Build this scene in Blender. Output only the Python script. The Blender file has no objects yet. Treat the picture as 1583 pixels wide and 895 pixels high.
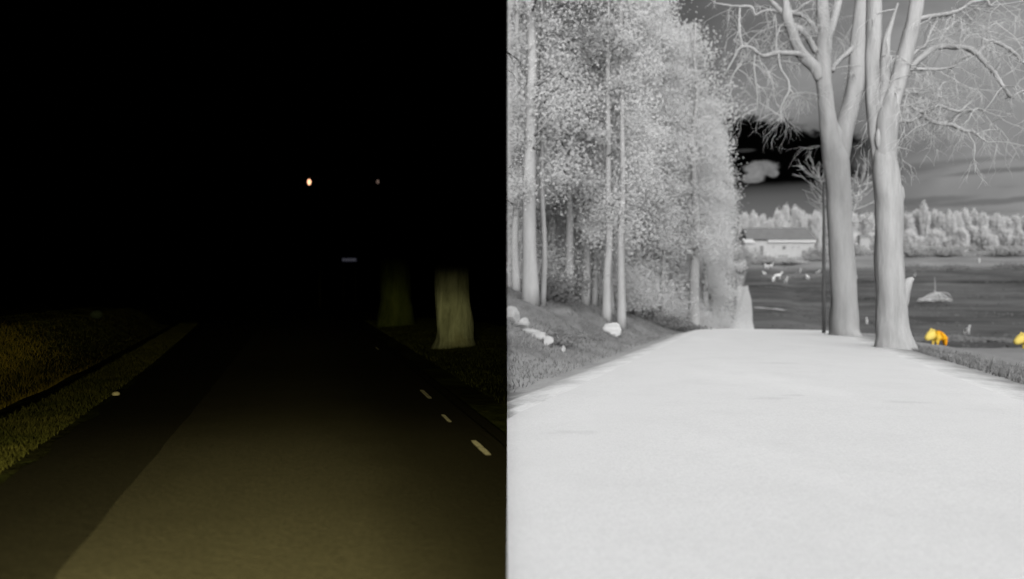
import bpy, bmesh, math, random
import numpy as np
from mathutils import Vector, Matrix

# ------------------------------------------------------------------ camera, world, lights, exposure
S = bpy.context.scene
COL = S.collection
F, CX, HY, CAMZ = 1100.0, 784.0, 469.0, 1.3      # focal length in photo pixels, vertical seam, horizon
cd = bpy.data.cameras.new('camera'); cam = bpy.data.objects.new('camera', cd); COL.objects.link(cam)
cam.location = (0, 0, CAMZ); cam.rotation_euler = (math.radians(90), 0, 0)
cd.sensor_width = 36.0; cd.lens = F / 1583 * 36
cd.shift_x = (791.5 - CX) / 1583; cd.shift_y = -(447.5 - HY) / 1583
cd.dof.use_dof = True; cd.dof.focus_distance = 9.0; cd.dof.aperture_fstop = 0.66
cd.clip_start = 0.05; cd.clip_end = 6000
S.camera = cam
S.view_settings.view_transform = 'Standard'; S.view_settings.look = 'None'
S.view_settings.gamma = 1; S.view_settings.use_curve_mapping = False
S.view_settings.exposure = 0.0
S.render.engine = 'CYCLES'
S.cycles.diffuse_bounces = 0
S.cycles.glossy_bounces = 0; S.cycles.transmission_bounces = 8; S.cycles.max_bounces = 8

W = bpy.data.worlds.new('World'); S.world = W; W.use_nodes = True
wn = W.node_tree; wn.nodes.clear()
sk = wn.nodes.new('ShaderNodeTexSky'); sk.sky_type = 'NISHITA'; sk.sun_disc = False
SUN_EL, SUN_AZ = math.radians(10), math.radians(191)      # azimuth clockwise from +Y: behind the camera
sk.sun_elevation = math.radians(-4); sk.sun_rotation = SUN_AZ
bg = wn.nodes.new('ShaderNodeBackground'); bg.inputs[1].default_value = 0.0008
wo = wn.nodes.new('ShaderNodeOutputWorld')
wn.links.new(sk.outputs[0], bg.inputs[0]); wn.links.new(bg.outputs[0], wo.inputs[0])

NIGHT = bpy.data.collections.new('night_half'); WARM = bpy.data.collections.new('warm_half')

sd = bpy.data.lights.new('sun', 'SUN'); sun = bpy.data.objects.new('sun', sd); COL.objects.link(sun)
sd.energy = 4.0; sd.angle = math.radians(40); sd.color = (1, 0.995, 0.99)
sun.rotation_euler = (math.radians(90) - SUN_EL, 0, math.pi - SUN_AZ)
# (the lamp's +Z axis points to the sun)
sdir = Vector((math.sin(SUN_AZ) * math.cos(SUN_EL), math.cos(SUN_AZ) * math.cos(SUN_EL), math.sin(SUN_EL)))
sun.rotation_euler = sdir.to_track_quat('Z', 'Y').to_euler()
sun.light_linking.receiver_collection = WARM

def headlight(x, y):
    ld = bpy.data.lights.new('headlight', 'POINT'); lo = bpy.data.objects.new('headlight', ld)
    COL.objects.link(lo); lo.location = (x, y, 0.72)
    ld.energy = 1800; ld.shadow_soft_size = 0.06; ld.color = (1.0, 0.86, 0.36)
    ld.use_nodes = True; nt = ld.node_tree; nt.nodes.clear()
    N = nt.nodes.new; L = nt.links.new
    def M(op, a, b=None, c=None):
        n = N('ShaderNodeMath'); n.operation = op
        for i, v in enumerate((a, b, c)):
            if v is None: continue
            if isinstance(v, (int, float)): n.inputs[i].default_value = v
            else: L(v, n.inputs[i])
        return n.outputs[0]
    def ramp(v, pts):
        r = N('ShaderNodeFloatCurve'); c = r.mapping.curves[0]
        while len(c.points) > 2: c.points.remove(c.points[1])
        for i, (px, py) in enumerate(pts):
            if i < 2: c.points[i].location = (px, py)
            else: c.points.new(px, py)
        for p in c.points: p.handle_type = 'VECTOR'
        r.mapping.update(); L(v, r.inputs[1]); return r.outputs[0]
    tc = N('ShaderNodeTexCoord'); sp = N('ShaderNodeSeparateXYZ'); L(tc.outputs['Normal'], sp.inputs[0])
    x_, y_, z_ = sp.outputs
    hor = M('SQRT', M('ADD', M('MULTIPLY', x_, x_), M('MULTIPLY', y_, y_)))
    el = M('DIVIDE', z_, M('MAXIMUM', hor, 0.01))              # tangent of elevation
    az = M('ARCTAN2', x_, y_)                                  # radians, right positive
    e01 = M('MULTIPLY_ADD', el, 1.0, 0.6)                      # -0.6..0.4 -> 0..1
    pe = ramp(e01, [(0.0, 0.35), (0.25, 0.55), (0.36, 0.78), (0.44, 0.95), (0.5, 0.95), (0.53, 0.42), (0.56, 0.38), (0.585, 0.9), (0.632, 0.95), (0.655, 0.32), (0.685, 0.0), (1.0, 0.0)])
    a01 = M('MULTIPLY_ADD', az, 1 / 3.2, 0.5)
    pa = ramp(a01, [(0.0, 0.0), (0.2, 0.0), (0.30, 0.45), (0.36, 0.55), (0.40, 0.8), (0.44, 1.0), (0.475, 0.75), (0.50, 0.52), (0.55, 0.3), (0.6, 0.12), (0.8, 0.0), (1.0, 0.0)])
    em = N('ShaderNodeEmission'); L(M('MULTIPLY', M('MULTIPLY', pe, pa), 1.25), em.inputs[1])
    out = N('ShaderNodeOutputLight'); L(em.outputs[0], out.inputs[0])
    lo.light_linking.receiver_collection = NIGHT
headlight(-1.05, -0.3); headlight(-0.1, 0.05)

# ------------------------------------------------------------------ helpers
def kids_link(o, half):
    half.objects.link(o)
def mk(name, me, mat=None, parent=None, half=WARM, loc=None):
    o = bpy.data.objects.new(name, me); COL.objects.link(o); half.objects.link(o)
    if mat and me: me.materials.append(mat)
    if parent: o.parent = parent
    if loc: o.location = loc
    return o
def tag(o, label=None, cat=None, group=None, kind=None):
    if label: o['label'] = label
    if cat: o['category'] = cat
    if group: o['group'] = group
    if kind: o['kind'] = kind
    return o
def thing(name, label, cat, loc=(0, 0, 0), group=None, rz=0, half=WARM):
    o = bpy.data.objects.new(name, None); COL.objects.link(o); half.objects.link(o)
    o.location = loc; o.rotation_euler = (0, 0, rz); o.empty_display_size = 0.3
    return tag(o, label, cat, group)
def pydata(name, vs, fs, smooth=True):
    me = bpy.data.meshes.new(name); me.from_pydata([tuple(v) for v in vs], [], fs)
    if smooth: me.polygons.foreach_set('use_smooth', [True] * len(me.polygons))
    me.update(); return me
def quads(name, Q):
    """Q: (n,4,3) array -> mesh of loose quads, fast"""
    n = len(Q); me = bpy.data.meshes.new(name)
    me.vertices.add(n * 4); me.vertices.foreach_set('co', Q.reshape(-1).astype(np.float32))
    me.loops.add(n * 4); me.loops.foreach_set('vertex_index', np.arange(n * 4, dtype=np.int32))
    me.polygons.add(n); me.polygons.foreach_set('loop_start', np.arange(0, n * 4, 4, dtype=np.int32))
    me.update(calc_edges=True); return me
def PW(px, py, Y): return Vector(((px - CX) / F * Y, Y, CAMZ + (HY - py) / F * Y))
def cut(me, loc=(0, 0, 0), keep=1, x0=0.0):
    """trim a mesh at the vertical seam X = x0"""
    bm = bmesh.new(); bm.from_mesh(me)
    bmesh.ops.bisect_plane(bm, geom=bm.verts[:] + bm.edges[:] + bm.faces[:], plane_co=(x0 - loc[0], 0, 0), plane_no=(-keep, 0, 0), clear_outer=True)
    bm.to_mesh(me); bm.free(); return me

rng = np.random.default_rng(7); random.seed(7)

class NT:
    def __init__(s, name, rough=0.95):
        s.m = bpy.data.materials.new(name); s.m.use_nodes = True; s.t = s.m.node_tree; s.t.nodes.clear()
        s.out = s.t.nodes.new('ShaderNodeOutputMaterial')
    def n(s, typ, **kw):
        x = s.t.nodes.new(typ)
        for k, v in kw.items(): setattr(x, k, v)
        return x
    def L(s, a, b): s.t.links.new(a, b)
    def math(s, op, a, b=None, c=None, clamp=False):
        x = s.n('ShaderNodeMath', operation=op, use_clamp=clamp)
        for i, v in enumerate((a, b, c)):
            if v is None: continue
            if isinstance(v, (int, float)): x.inputs[i].default_value = v
            else: s.L(v, x.inputs[i])
        return x.outputs[0]
    def coord(s, kind='Object', scale=(1, 1, 1)):
        if kind == 'World': o = s.n('ShaderNodeNewGeometry').outputs['Position']
        else: o = s.n('ShaderNodeTexCoord').outputs[kind]
        mp = s.n('ShaderNodeMapping'); mp.inputs['Scale'].default_value = scale; s.L(o, mp.inputs[0]); return mp.outputs[0]
    def noise(s, vec, scale, detail=4, rough=0.6, dist=0.0):
        x = s.n('ShaderNodeTexNoise'); x.inputs['Scale'].default_value = scale; x.inputs['Detail'].default_value = detail
        x.inputs['Roughness'].default_value = rough; x.inputs['Distortion'].default_value = dist
        s.L(vec, x.inputs['Vector']); return x.outputs['Fac']
    def ramp(s, fac, pts, interp='LINEAR'):
        r = s.n('ShaderNodeValToRGB'); r.color_ramp.interpolation = interp; e = r.color_ramp.elements
        while len(e) < len(pts): e.new(0.5)
        for k, (p, c) in enumerate(pts):
            if isinstance(c, (int, float)): c = (c, c, c)
            e[k].position = p; e[k].color = (*c, 1)
        if fac is not None: s.L(fac, r.inputs[0])
        return r.outputs[0]
    def mix(s, f, a, b, blend='MIX'):
        x = s.n('ShaderNodeMix', data_type='RGBA', blend_type=blend)
        for i, v in ((0, f), (6, a), (7, b)):
            if isinstance(v, (int, float)):
                x.inputs[i].default_value = v if i == 0 else (v, v, v, 1)
            elif isinstance(v, tuple): x.inputs[i].default_value = (*v, 1)
            else: s.L(v, x.inputs[i])
        return x.outputs[2]
    def surf(s, col, rough=0.95, bump=None, bs=0.3, bd=0.05, spec=0.05):
        p = s.n('ShaderNodeBsdfPrincipled'); p.inputs['Roughness'].default_value = rough
        p.inputs['Specular IOR Level'].default_value = spec
        if isinstance(col, tuple): p.inputs['Base Color'].default_value = (*col, 1)
        else: s.L(col, p.inputs['Base Color'])
        if bump is not None:
            b = s.n('ShaderNodeBump'); b.inputs['Strength'].default_value = bs; b.inputs['Distance'].default_value = bd
            s.L(bump, b.inputs['Height']); s.L(b.outputs[0], p.inputs['Normal'])
        s.L(p.outputs[0], s.out.inputs[0]); return s.m
    def sstep(s, v, a, b):
        x = s.n('ShaderNodeMapRange', interpolation_type='SMOOTHSTEP'); s.L(v, x.inputs[0])
        x.inputs[1].default_value = a; x.inputs[2].default_value = b; return x.outputs[0]
def g3(v): return (v * 1.0, v * 0.99, v * 1.0)
def grey(name, lo, hi, scale=2.0, stretch=(1, 1, 1), bump=0.0, rough=0.6, tint=(1, 1, 1)):
    t = NT(name); f = t.noise(t.coord('Object', stretch), scale, 7, rough + .1)
    c = t.ramp(f, [(0.3, tuple(lo * k for k in tint)), (0.7, tuple(hi * k for k in tint))])
    return t.surf(c, bump=f if bump else None, bs=bump)

def leafmat(name, lo, hi, scale, tr=0.5, stretch=(1, 1, 1)):
    # thin leaves: part of the light goes through them
    t = NT(name); f = t.noise(t.coord('Object', stretch), scale, 4, .6); c = t.ramp(f, [(.3, lo), (.7, hi)])
    d = t.n('ShaderNodeBsdfDiffuse'); r = t.n('ShaderNodeBsdfTranslucent'); t.L(c, d.inputs[0]); t.L(c, r.inputs[0])
    m = t.n('ShaderNodeMixShader'); m.inputs[0].default_value = tr; t.L(d.outputs[0], m.inputs[1]); t.L(r.outputs[0], m.inputs[2]); t.L(m.outputs[0], t.out.inputs[0]); return t.m
# ---- warm-half materials (pale greys)
M_trunk = grey('pale_bark', 0.42, 0.56, 2.6, (1.4, 1.4, 0.22), 0.75)
M_trunk2 = grey('paler_bark', 0.40, 0.58, 3.2, (1.4, 1.4, 0.2), 0.9)
M_twig = grey('twig_bark', 0.66, 0.85, 3.0)
M_ftrunk = grey('forest_trunk_bark', 0.42, 0.62, 1.2, (2, 2, 0.35), 0.15)
M_leaf = leafmat('forest_leaf', 0.90, 0.93, 0.35, .58)
M_leaf_b = leafmat('forest_leaf_pale', 0.91, 0.94, 0.35, .58)
M_far = leafmat('far_tree_leaf', 0.72, 0.88, 0.16, .4, (1, 1, 0.3))
M_bush = grey('bush_leaf', 0.24, 0.36, 0.6)
M_pole = grey('pole_metal', 0.19, 0.24, 3.0)
M_roof = grey('barn_roof', 0.15, 0.19, 0.4)
M_wall = grey('barn_wall', 0.50, 0.60, 0.5)
M_eave = grey('barn_eave', 0.66, 0.72, 1)
M_dark = grey('dark_opening', 0.20, 0.26, 1)
M_deer = grey('deer_coat', 0.88, 0.98, 2)
M_rock = grey('pale_rock', 0.44, 0.56, 1.2, (1, 1, 1), 0.4)
M_rockw = grey('white_boulder_stone', 0.62, 0.78, 1.5, (1, 1, 1), 0.3)
M_track = grey('track_gravel', 0.38, 0.52, 0.3)
def boar_mat():
    t = NT('boar_coat'); f = t.noise(t.coord('Object'), 2.3, 2)
    sp = t.n('ShaderNodeSeparateXYZ'); t.L(t.coord('Object'), sp.inputs[0])
    g = t.math('MULTIPLY_ADD', sp.outputs[0], 0.62, 0.5)
    g = t.math('ADD', g, t.math('MULTIPLY_ADD', f, 0.7, -0.35))
    c = t.ramp(g, [(0.12, (1, 0.78, 0.20)), (0.38, (1, 0.58, 0.04)), (0.50, (0.62, 0.20, 0.01)), (0.58, (1, 0.52, 0.02)), (0.95, (0.98, 0.32, 0.015))])
    return t.surf(c)
M_boar = boar_mat()

# ------------------------------------------------------------------ terrain of the warm half (pale thermal-grey landscape)
HX, HYY = 0.3322, 0.9432            # road heading
T0 = 0.30
def to_st(X, Y): return X * HX + Y * HYY, X * HYY - Y * HX - T0
def to_xy(s, t): t = t + T0; return s * HX + t * HYY, s * HYY - t * HX
PS = [-60, -5, 0, 34, 42, 60, 75, 90, 110, 150, 200, 250, 300, 330, 400, 600, 1000, 2600]
def zpy(s, py): return CAMZ - (py - HY) / F * s * HYY
PZ = [0, 0, 0, 0, -0.10, -1.75, -2.1, -1.95, zpy(110, 499), zpy(150, 474), zpy(200, 447), zpy(250, 426), zpy(300, 409), zpy(330, 397), zpy(400, 388), zpy(600, 384), zpy(1000, 384), zpy(2600, 388)]
def sm(x): x = np.clip(x, 0, 1); return x * x * (3 - 2 * x)
# smooth the profile table
_gs = np.linspace(-60, 2600, 5321); _gz = np.interp(_gs, PS, PZ); _k = np.hanning(17); _k /= _k.sum()
_gz = np.convolve(np.pad(_gz, 8, mode='edge'), _k, 'valid')
def road_c(s): return np.interp(s, [-60, 45, 80, 110, 150, 170, 200, 225, 245], [0, 0, -1.9, -2.4, -2.9, -3.2, -4.0, -4.4, -5])
def road_w(s): return np.interp(s, [-60, 40, 70, 110, 150, 180, 230], [3.25, 3.25, 1.5, 1.4, 1.45, 1.45, 1.3])
def tz(s, t):
    s = np.asarray(s, float); t = np.asarray(t, float)
    z = np.interp(s, _gs, _gz)
    z = z + 1.9 * sm((-t - 4.6) / 5.5) * sm((s + 5) / 12) + 0.8 * sm((-t - 11) / 12)
    z = z - 0.22 * sm((-t - 3.3) / 1.0) * (1 - sm((-t - 4.6) / 1.4))
    z = z - 0.75 * sm((t - 4.2) / 5.0) - 0.10 * sm((t - 3.35) / 1.2)
    n = 0.10 * np.sin(s * 0.9 + 1.3 * np.sin(t * 0.7)) * np.sin(t * 1.1 + 0.6 * s) + 0.07 * np.sin(s * 2.1 + t * 1.7)
    z = z + n * sm((np.abs(t) - 4.0) / 2.5) * (s < 400)
    z = z - 0.035 * (t / 3.3) ** 2 * (np.abs(t) < 3.3) - 0.035 * (np.abs(t) >= 3.3)
    return z
def gz(X, Y):
    s, t = to_st(X, Y); return float(tz(s, t))

def ground_mat():
    t = NT('verge_and_field'); pos = t.n('ShaderNodeNewGeometry').outputs['Position']
    sp = t.n('ShaderNodeSeparateXYZ'); t.L(pos, sp.inputs[0]); X, Y = sp.outputs[0], sp.outputs[1]
    s = t.math('ADD', t.math('MULTIPLY', X, HX), t.math('MULTIPLY', Y, HYY))
    tt = t.math('SUBTRACT', t.math('SUBTRACT', t.math('MULTIPLY', X, HYY), t.math('MULTIPLY', Y, HX)), T0)
    cmb = t.n('ShaderNodeCombineXYZ'); t.L(s, cmb.inputs[0]); t.L(tt, cmb.inputs[1]); st = cmb.outputs[0]
    def nz(sc, scale, d=4, r=0.6, ds=0.0):
        mp = t.n('ShaderNodeMapping'); mp.inputs['Scale'].default_value = sc; t.L(st, mp.inputs[0]); return t.noise(mp.outputs[0], scale, d, r, ds)
    edge = nz((1, 1, 1), 0.9, 5); fine = nz((1, 1, 1), 6, 5, 0.7)
    tn = t.math('ADD', tt, t.math('MULTIPLY_ADD', edge, 1.6, -0.8))
    ab = t.math('ABSOLUTE', tn)
    # verge: worn gravel shoulder (pale) to grass (mid grey)
    sh = t.math('MAXIMUM', t.math('MAXIMUM', t.sstep(ab, 3.0, 5.6), t.sstep(tn, 3.2, 4.5)), t.sstep(s, 43, 47))
    grass = t.ramp(nz((0.5, 1.2, 1), 0.55, 5, 0.55, 0.6), [(0.36, 0.14), (0.48, 0.24), (0.66, 0.33)])
    grass = t.mix(t.math('MULTIPLY', fine, 0.35), grass, 0.30)
    # forest floor a little paler
    ff = t.sstep(tn, -9.5, -12.0)
    grass = t.mix(ff, grass, t.ramp(edge, [(0.3, 0.24), (0.7, 0.34)]))
    # open field: darker, faint bands across
    band = nz((0.22, 0.03, 1), 0.55, 7, 0.72, 0.5)
    patch = nz((0.05, 0.035, 1), 1.0, 7, 0.72, 0.8)
    fld = t.ramp(band, [(0.40, 0.02), (0.48, 0.07), (0.60, 0.13)])
    fld = t.mix(0.5, fld, t.ramp(patch, [(0.40, 0.04), (0.62, 0.17)]))
    near = t.ramp(patch, [(0.3, 0.19), (0.7, 0.28)])
    fs = t.sstep(s, 46, 66)
    rightf = t.mix(fs, near, fld)
    fr = t.sstep(tn, 4.8, 7.0)
    fr2 = t.math('MAXIMUM', fr, t.math('MULTIPLY', t.sstep(s, 52, 70), t.sstep(tn, -4.6, -3.8)))
    base = t.mix(fr2, grass, rightf)
    # farm yard, paler, near the buildings
    yard = t.sstep(s, 262, 300)
    base = t.mix(t.math('MULTIPLY', yard, 0.75), base, t.ramp(patch, [(0.3, 0.20), (0.7, 0.36)]))
    gravel = t.mix(t.sstep(ab, 2.9, 4.0), t.ramp(fine, [(0.3, 0.72), (0.7, 0.84)]), t.ramp(fine, [(0.3, 0.40), (0.7, 0.55)]))
    col = t.mix(sh, gravel, base)
    return t.surf(col, bump=fine, bs=0.4, bd=0.10)
def road_mat():
    t = NT('warm_asphalt'); v = t.coord('World')
    fine = t.noise(v, 55, 3, 0.75); med = t.noise(v, 1.1, 5, 0.6); big = t.noise(t.coord('World', (1.0, 0.25, 1)), 0.5, 3, 0.5)
    c = t.ramp(fine, [(0.28, 0.64), (0.72, 0.81)])
    mg = t.noise(v, 14, 4, 0.75); c = t.mix(t.math('MULTIPLY', t.sstep(mg, 0.45, 0.75), 0.16), c, 0.5)
    c = t.mix(t.math('MULTIPLY', t.sstep(med, 0.42, 0.72), 0.16), c, 0.55)
    c = t.mix(t.math('MULTIPLY', t.sstep(big, 0.5, 0.7), 0.14), c, 0.93)
    for (px, py, w) in ((1205, 562, .55), (1195, 617, .30), (1400, 622, .34), (890, 668, .30), (1225, 612, .2)):
        Y = 1.3 * F / (py - HY); X = (px - CX) / F * Y
        d = t.n('ShaderNodeVectorMath', operation='SUBTRACT'); t.L(v, d.inputs[0]); d.inputs[1].default_value = (X, Y, 0)
        m = t.n('ShaderNodeVectorMath', operation='MULTIPLY'); t.L(d.outputs[0], m.inputs[0]); m.inputs[1].default_value = (1 / (w * 1.3), 1 / w * 1.6, 0)
        ln = t.n('ShaderNodeVectorMath', operation='LENGTH'); t.L(m.outputs[0], ln.inputs[0])
        k = t.math('SUBTRACT', 1.0, t.math('ADD', ln.outputs['Value'], t.math('MULTIPLY_ADD', t.noise(v, 5, 4), 1.6, -0.8)), clamp=True)
        c = t.mix(t.math('MULTIPLY', t.sstep(k, 0.0, 0.9), 0.28), c, 0.48)
    sp = t.n('ShaderNodeSeparateXYZ'); t.L(v, sp.inputs[0])
    c = t.mix(t.math('MULTIPLY', t.sstep(sp.outputs[1], 60, 135), 0.75), c, t.ramp(med, [(.3, .30), (.7, .48)]))   # the far lane is gravel
    return t.surf(c, bump=fine, bs=0.35, bd=0.01)

SL = np.concatenate([np.arange(-28, 2, 2.0), np.arange(2, 60, 0.5), np.arange(60, 110, 1.25), np.arange(110, 420, 4), np.geomspace(420, 2400, 22)])
TL = np.unique(np.concatenate([-np.geomspace(12, 700, 26), np.arange(-12, -3.5, 0.4), np.arange(-3.6, 3.65, 0.4), np.arange(3.6, 12, 0.4), np.geomspace(12, 700, 34)]))
def grid(ss, ts, zoff=0.0):
    vs, fs = [], []
    n = len(ts)
    for s in ss:
        zz = tz(np.full(n, s), ts) + zoff
        for t_, z in zip(ts, zz):
            x, y = to_xy(s, t_); vs.append((x, y, z))
    for i in range(len(ss) - 1):
        for j in range(n - 1):
            a = i * n + j; fs.append((a, a + 1, a + n + 1, a + n))
    return vs, fs
vs, fs = grid(SL, TL)
gm = pydata('verge_ground', vs, fs)
bm = bmesh.new(); bm.from_mesh(gm)
bmesh.ops.bisect_plane(bm, geom=bm.verts[:] + bm.edges[:] + bm.faces[:], plane_co=(0, 0, 0), plane_no=(-1, 0, 0), clear_outer=True)
be = [e for e in bm.edges if e.is_boundary and all(abs(v.co.x) < 1e-4 for v in e.verts)]
r = bmesh.ops.extrude_edge_only(bm, edges=be)
for v in r['geom']:
    if isinstance(v, bmesh.types.BMVert): v.co.z = min(v.co.z - 3.0, -4.0)
bmesh.ops.recalc_face_normals(bm, faces=bm.faces[:])
bm.to_mesh(gm); bm.free()
ground = mk('field', gm, ground_mat()); tag(ground, kind='structure')

# road surface (narrow lane beyond the crest bends away)
rs = np.concatenate([np.arange(-28, 60, 0.5), np.arange(60, 212, 2.0)])
vs, fs = [], []
q = np.linspace(-1, 1, 19)
for s in rs:
    c, w = float(road_c(s)), float(road_w(s)); jl = 0.10 * math.sin(s * 3.1) * math.sin(s * 0.7); jr = 0.10 * math.sin(s * 2.3 + 1) * math.sin(s * 0.9)
    off = 0.012 if s < 50 else 0.012 + 0.10 * min(1, (s - 50) / 30)
    for k in q:
        t_ = c + k * w + (jl if k < -0.99 else 0) + (jr if k > 0.99 else 0)
        x, y = to_xy(s, t_); edge = 0.03 if abs(k) > 0.99 else 0
        vs.append((x, y, float(tz(s, t_)) + off - edge))
n = len(q)
for i in range(len(rs) - 1):
    for j in range(n - 1):
        a = i * n + j; fs.append((a, a + 1, a + n + 1, a + n))
rm = pydata('road', vs, fs); cut(rm)
tag(mk('road', rm, road_mat()), kind='structure')
# side track leaving the lane to the right
def strip(name, pts, w, mat, up=0.12):
    vs, fs = [], []
    for i, (x, y) in enumerate(pts):
        a = pts[max(0, i - 1)]; b = pts[min(len(pts) - 1, i + 1)]; d = Vector((b[0] - a[0], b[1] - a[1])).normalized(); nn = Vector((-d.y, d.x))
        for k in (-1, -0.5, 0.5, 1):
            p = (x + nn.x * w * k, y + nn.y * w * k); vs.append((p[0], p[1], gz(*p) + up - (0.03 if abs(k) == 1 else 0)))
    for i in range(len(pts) - 1):
        for j in range(3): a = i * 4 + j; fs.append((a, a + 1, a + 5, a + 4))
    return tag(mk(name, pydata(name, vs, fs), mat), kind='structure')
def onray(px, py):
    """ground point seen along a photo direction, beyond the crest (distance found by marching)"""
    for Y in np.arange(52, 500, 0.5):
        X = (px - CX) / F * Y
        if gz(X, Y) >= CAMZ - (py - HY) / F * Y: return X, Y
    return X, Y
tr = [onray(px, py) for px, py in ((1166, 476), (1178, 479), (1195, 480.5), (1213, 480.5))]
tr2 = [(tr[0][0] + (tr[-1][0] - tr[0][0]) * k / 12, tr[0][1] + (tr[-1][1] - tr[0][1]) * k / 12 + 0.8 * math.sin(k)) for k in range(13)]
strip('track', tr2, 0.9, M_track, 0.14)

# ------------------------------------------------------------------ sky over the warm half: a quarter dome that glows by itself
def sky_mat():
    t = NT('thermal_sky'); g = t.n('ShaderNodeTexCoord').outputs['Object']
    sp = t.n('ShaderNodeSeparateXYZ'); t.L(g, sp.inputs[0]); x, y, z = sp.outputs
    az = t.math('ARCTAN2', x, y); h = t.math('SQRT', t.math('ADD', t.math('MULTIPLY', x, x), t.math('MULTIPLY', y, y)))
    el = t.math('ARCTAN2', z, h)
    c = t.n('ShaderNodeCombineXYZ'); t.L(az, c.inputs[0]); t.L(el, c.inputs[1])
    def nz(sc, scale, d=5, r=0.6, ds=0.0, off=(0, 0, 0)):
        mp = t.n('ShaderNodeMapping'); mp.inputs['Scale'].default_value = sc; mp.inputs['Location'].default_value = off
        t.L(c.outputs[0], mp.inputs[0]); return t.noise(mp.outputs[0], scale, d, r, ds)
    fine = nz((1, 1, 1), 26, 5, 0.6, 0.2, (3, 1, 0)); wide = nz((1, 1.8, 1), 5, 4, 0.55, 0.4, (1, 2, 0)); strk = nz((1, 7, 1), 5, 5, 0.6, 0.3, (0, 5, 0))
    # veil of cloud: mid grey, paler to the right and up
    base = t.ramp(wide, [(0.34, 0.115), (0.5, 0.175), (0.66, 0.26)])
    rightness = t.sstep(az, 0.32, 0.66)
    base = t.mix(rightness, base, t.ramp(wide, [(0.34, 0.20), (0.66, 0.34)]))
    tl = t.math('MULTIPLY', t.sstep(az, 0.40, 0.22), t.sstep(el, 0.24, 0.33))
    base = t.mix(t.math('MULTIPLY', tl, 0.8), base, 0.07)
    # low streaks
    low = t.math('MULTIPLY', t.sstep(el, 0.20, 0.15), t.sstep(strk, 0.50, 0.66))
    base = t.mix(t.math('MULTIPLY', low, 0.55), base, 0.09)
    # clear cold gap: black, ragged top edge
    n1 = t.math('MULTIPLY_ADD', fine, 0.05, -0.025)
    e2 = t.math('ADD', t.math('ADD', el, n1), t.math('MULTIPLY', az, 0.30))
    e2 = t.math('ADD', e2, t.math('MULTIPLY_ADD', nz((1, 2.2, 1), 60, 4, .65, .6, (4, 4, 0)), .03, -.015)); top = t.sstep(e2, 0.352, 0.336)
    bot = t.sstep(t.math('ADD', el, t.math('MULTIPLY', n1, 0.12)), 0.150, 0.160)
    side = t.math('MULTIPLY', t.sstep(t.math('ADD', az, n1), 0.08, 0.14), t.sstep(t.math('ADD', az, t.math('MULTIPLY', n1, 2.0)), 0.50, 0.44))
    gap = t.math('MULTIPLY', t.math('MULTIPLY', top, bot), side)
    # below the gap: dark at its foot, fading to mid grey at the horizon
    foot = t.ramp(t.math('MULTIPLY', el, 5.0), [(0.52, 0.17), (0.63, 0.13), (0.70, 0.095), (0.75, 0.045), (0.78, 0.028), (0.81, 0.028)])
    fm = t.math('MULTIPLY', t.sstep(el, 0.168, 0.158), t.sstep(az, 0.47, 0.41))
    base = t.mix(fm, base, t.mix(t.math('MULTIPLY', fine, 0.3), foot, 0.12))
    base = t.mix(gap, base, 0.0006)
    # small bright cloud inside the gap
    hf = nz((1, 1, 1), 85, 3, 0.6, 0.5, (2, 7, 0))
    def blob(a0, e0, ra, re, val, base, k=0.6):
        da = t.math('DIVIDE', t.math('SUBTRACT', az, a0), ra); de = t.math('DIVIDE', t.math('SUBTRACT', el, e0), re)
        d = t.math('SQRT', t.math('ADD', t.math('MULTIPLY', da, da), t.math('MULTIPLY', de, de)))
        d = t.math('ADD', t.math('ADD', d, t.math('MULTIPLY_ADD', fine, k * 2, -k)), t.math('MULTIPLY_ADD', hf, k * 1.8, -k * .9))
        return t.mix(t.sstep(d, 1.2, 0.7), base, t.mix(hf, val * 0.3, val * 1.6))
    base = blob(0.343, 0.1770, 0.021, 0.009, 0.20, base)
    base = blob(0.333, 0.1655, 0.014, 0.007, 0.20, base, 0.5)
    base = blob(0.358, 0.1700, 0.007, 0.005, 0.19, base, 0.5)
    base = blob(0.322, 0.201, 0.014, 0.0022, 0.035, base, 0.4)
    base = blob(0.305, 0.186, 0.006, 0.003, 0.03, base, 0.4)
    # dark bars low on the right
    for (a0, e0, ra, re) in ((0.62, 0.1175, 0.12, 0.0035), (0.53, 0.124, 0.05, 0.004), (0.60, 0.152, 0.05, 0.003)):
        da = t.math('DIVIDE', t.math('SUBTRACT', az, a0), ra); de = t.math('DIVIDE', t.math('SUBTRACT', t.math('ADD', el, t.math('MULTIPLY', n1, 0.15)), e0), re)
        d = t.math('SQRT', t.math('ADD', t.math('MULTIPLY', da, da), t.math('MULTIPLY', de, de)))
        base = t.mix(t.math('MULTIPLY', t.sstep(d, 1.4, 0.5), 0.65), base, 0.12)
    # added fill: dome brightened overhead, out of view, to light this half
    over = t.sstep(el, 0.50, 0.72)
    base = t.mix(over, base, t.ramp(wide, [(0.3, 2.1), (0.7, 2.4)]))
    em = t.n('ShaderNodeEmission'); t.L(base, em.inputs[0]); em.inputs[1].default_value = 1.0
    t.L(em.outputs[0], t.out.inputs[0]); t.m.cycles.emission_sampling = 'NONE'
    return t.m
vs, fs = [], []; R = 2300; NA, NE = 48, 28
for j in range(NE + 1):
    e = -0.06 + (math.pi / 2 + 0.06) * j / NE
    for i in range(NA + 1):
        a = math.pi * i / NA; vs.append((R * math.cos(e) * math.sin(a), R * math.cos(e) * math.cos(a), R * math.sin(e)))
for j in range(NE):
    for i in range(NA):
        a = j * (NA + 1) + i; fs.append((a, a + 1, a + NA + 2, a + NA + 1))
sky = mk('sky', pydata('sky', vs, fs), sky_mat(), loc=(0, 0, CAMZ)); tag(sky, kind='structure')
sky.light_linking.receiver_collection = WARM

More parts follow.
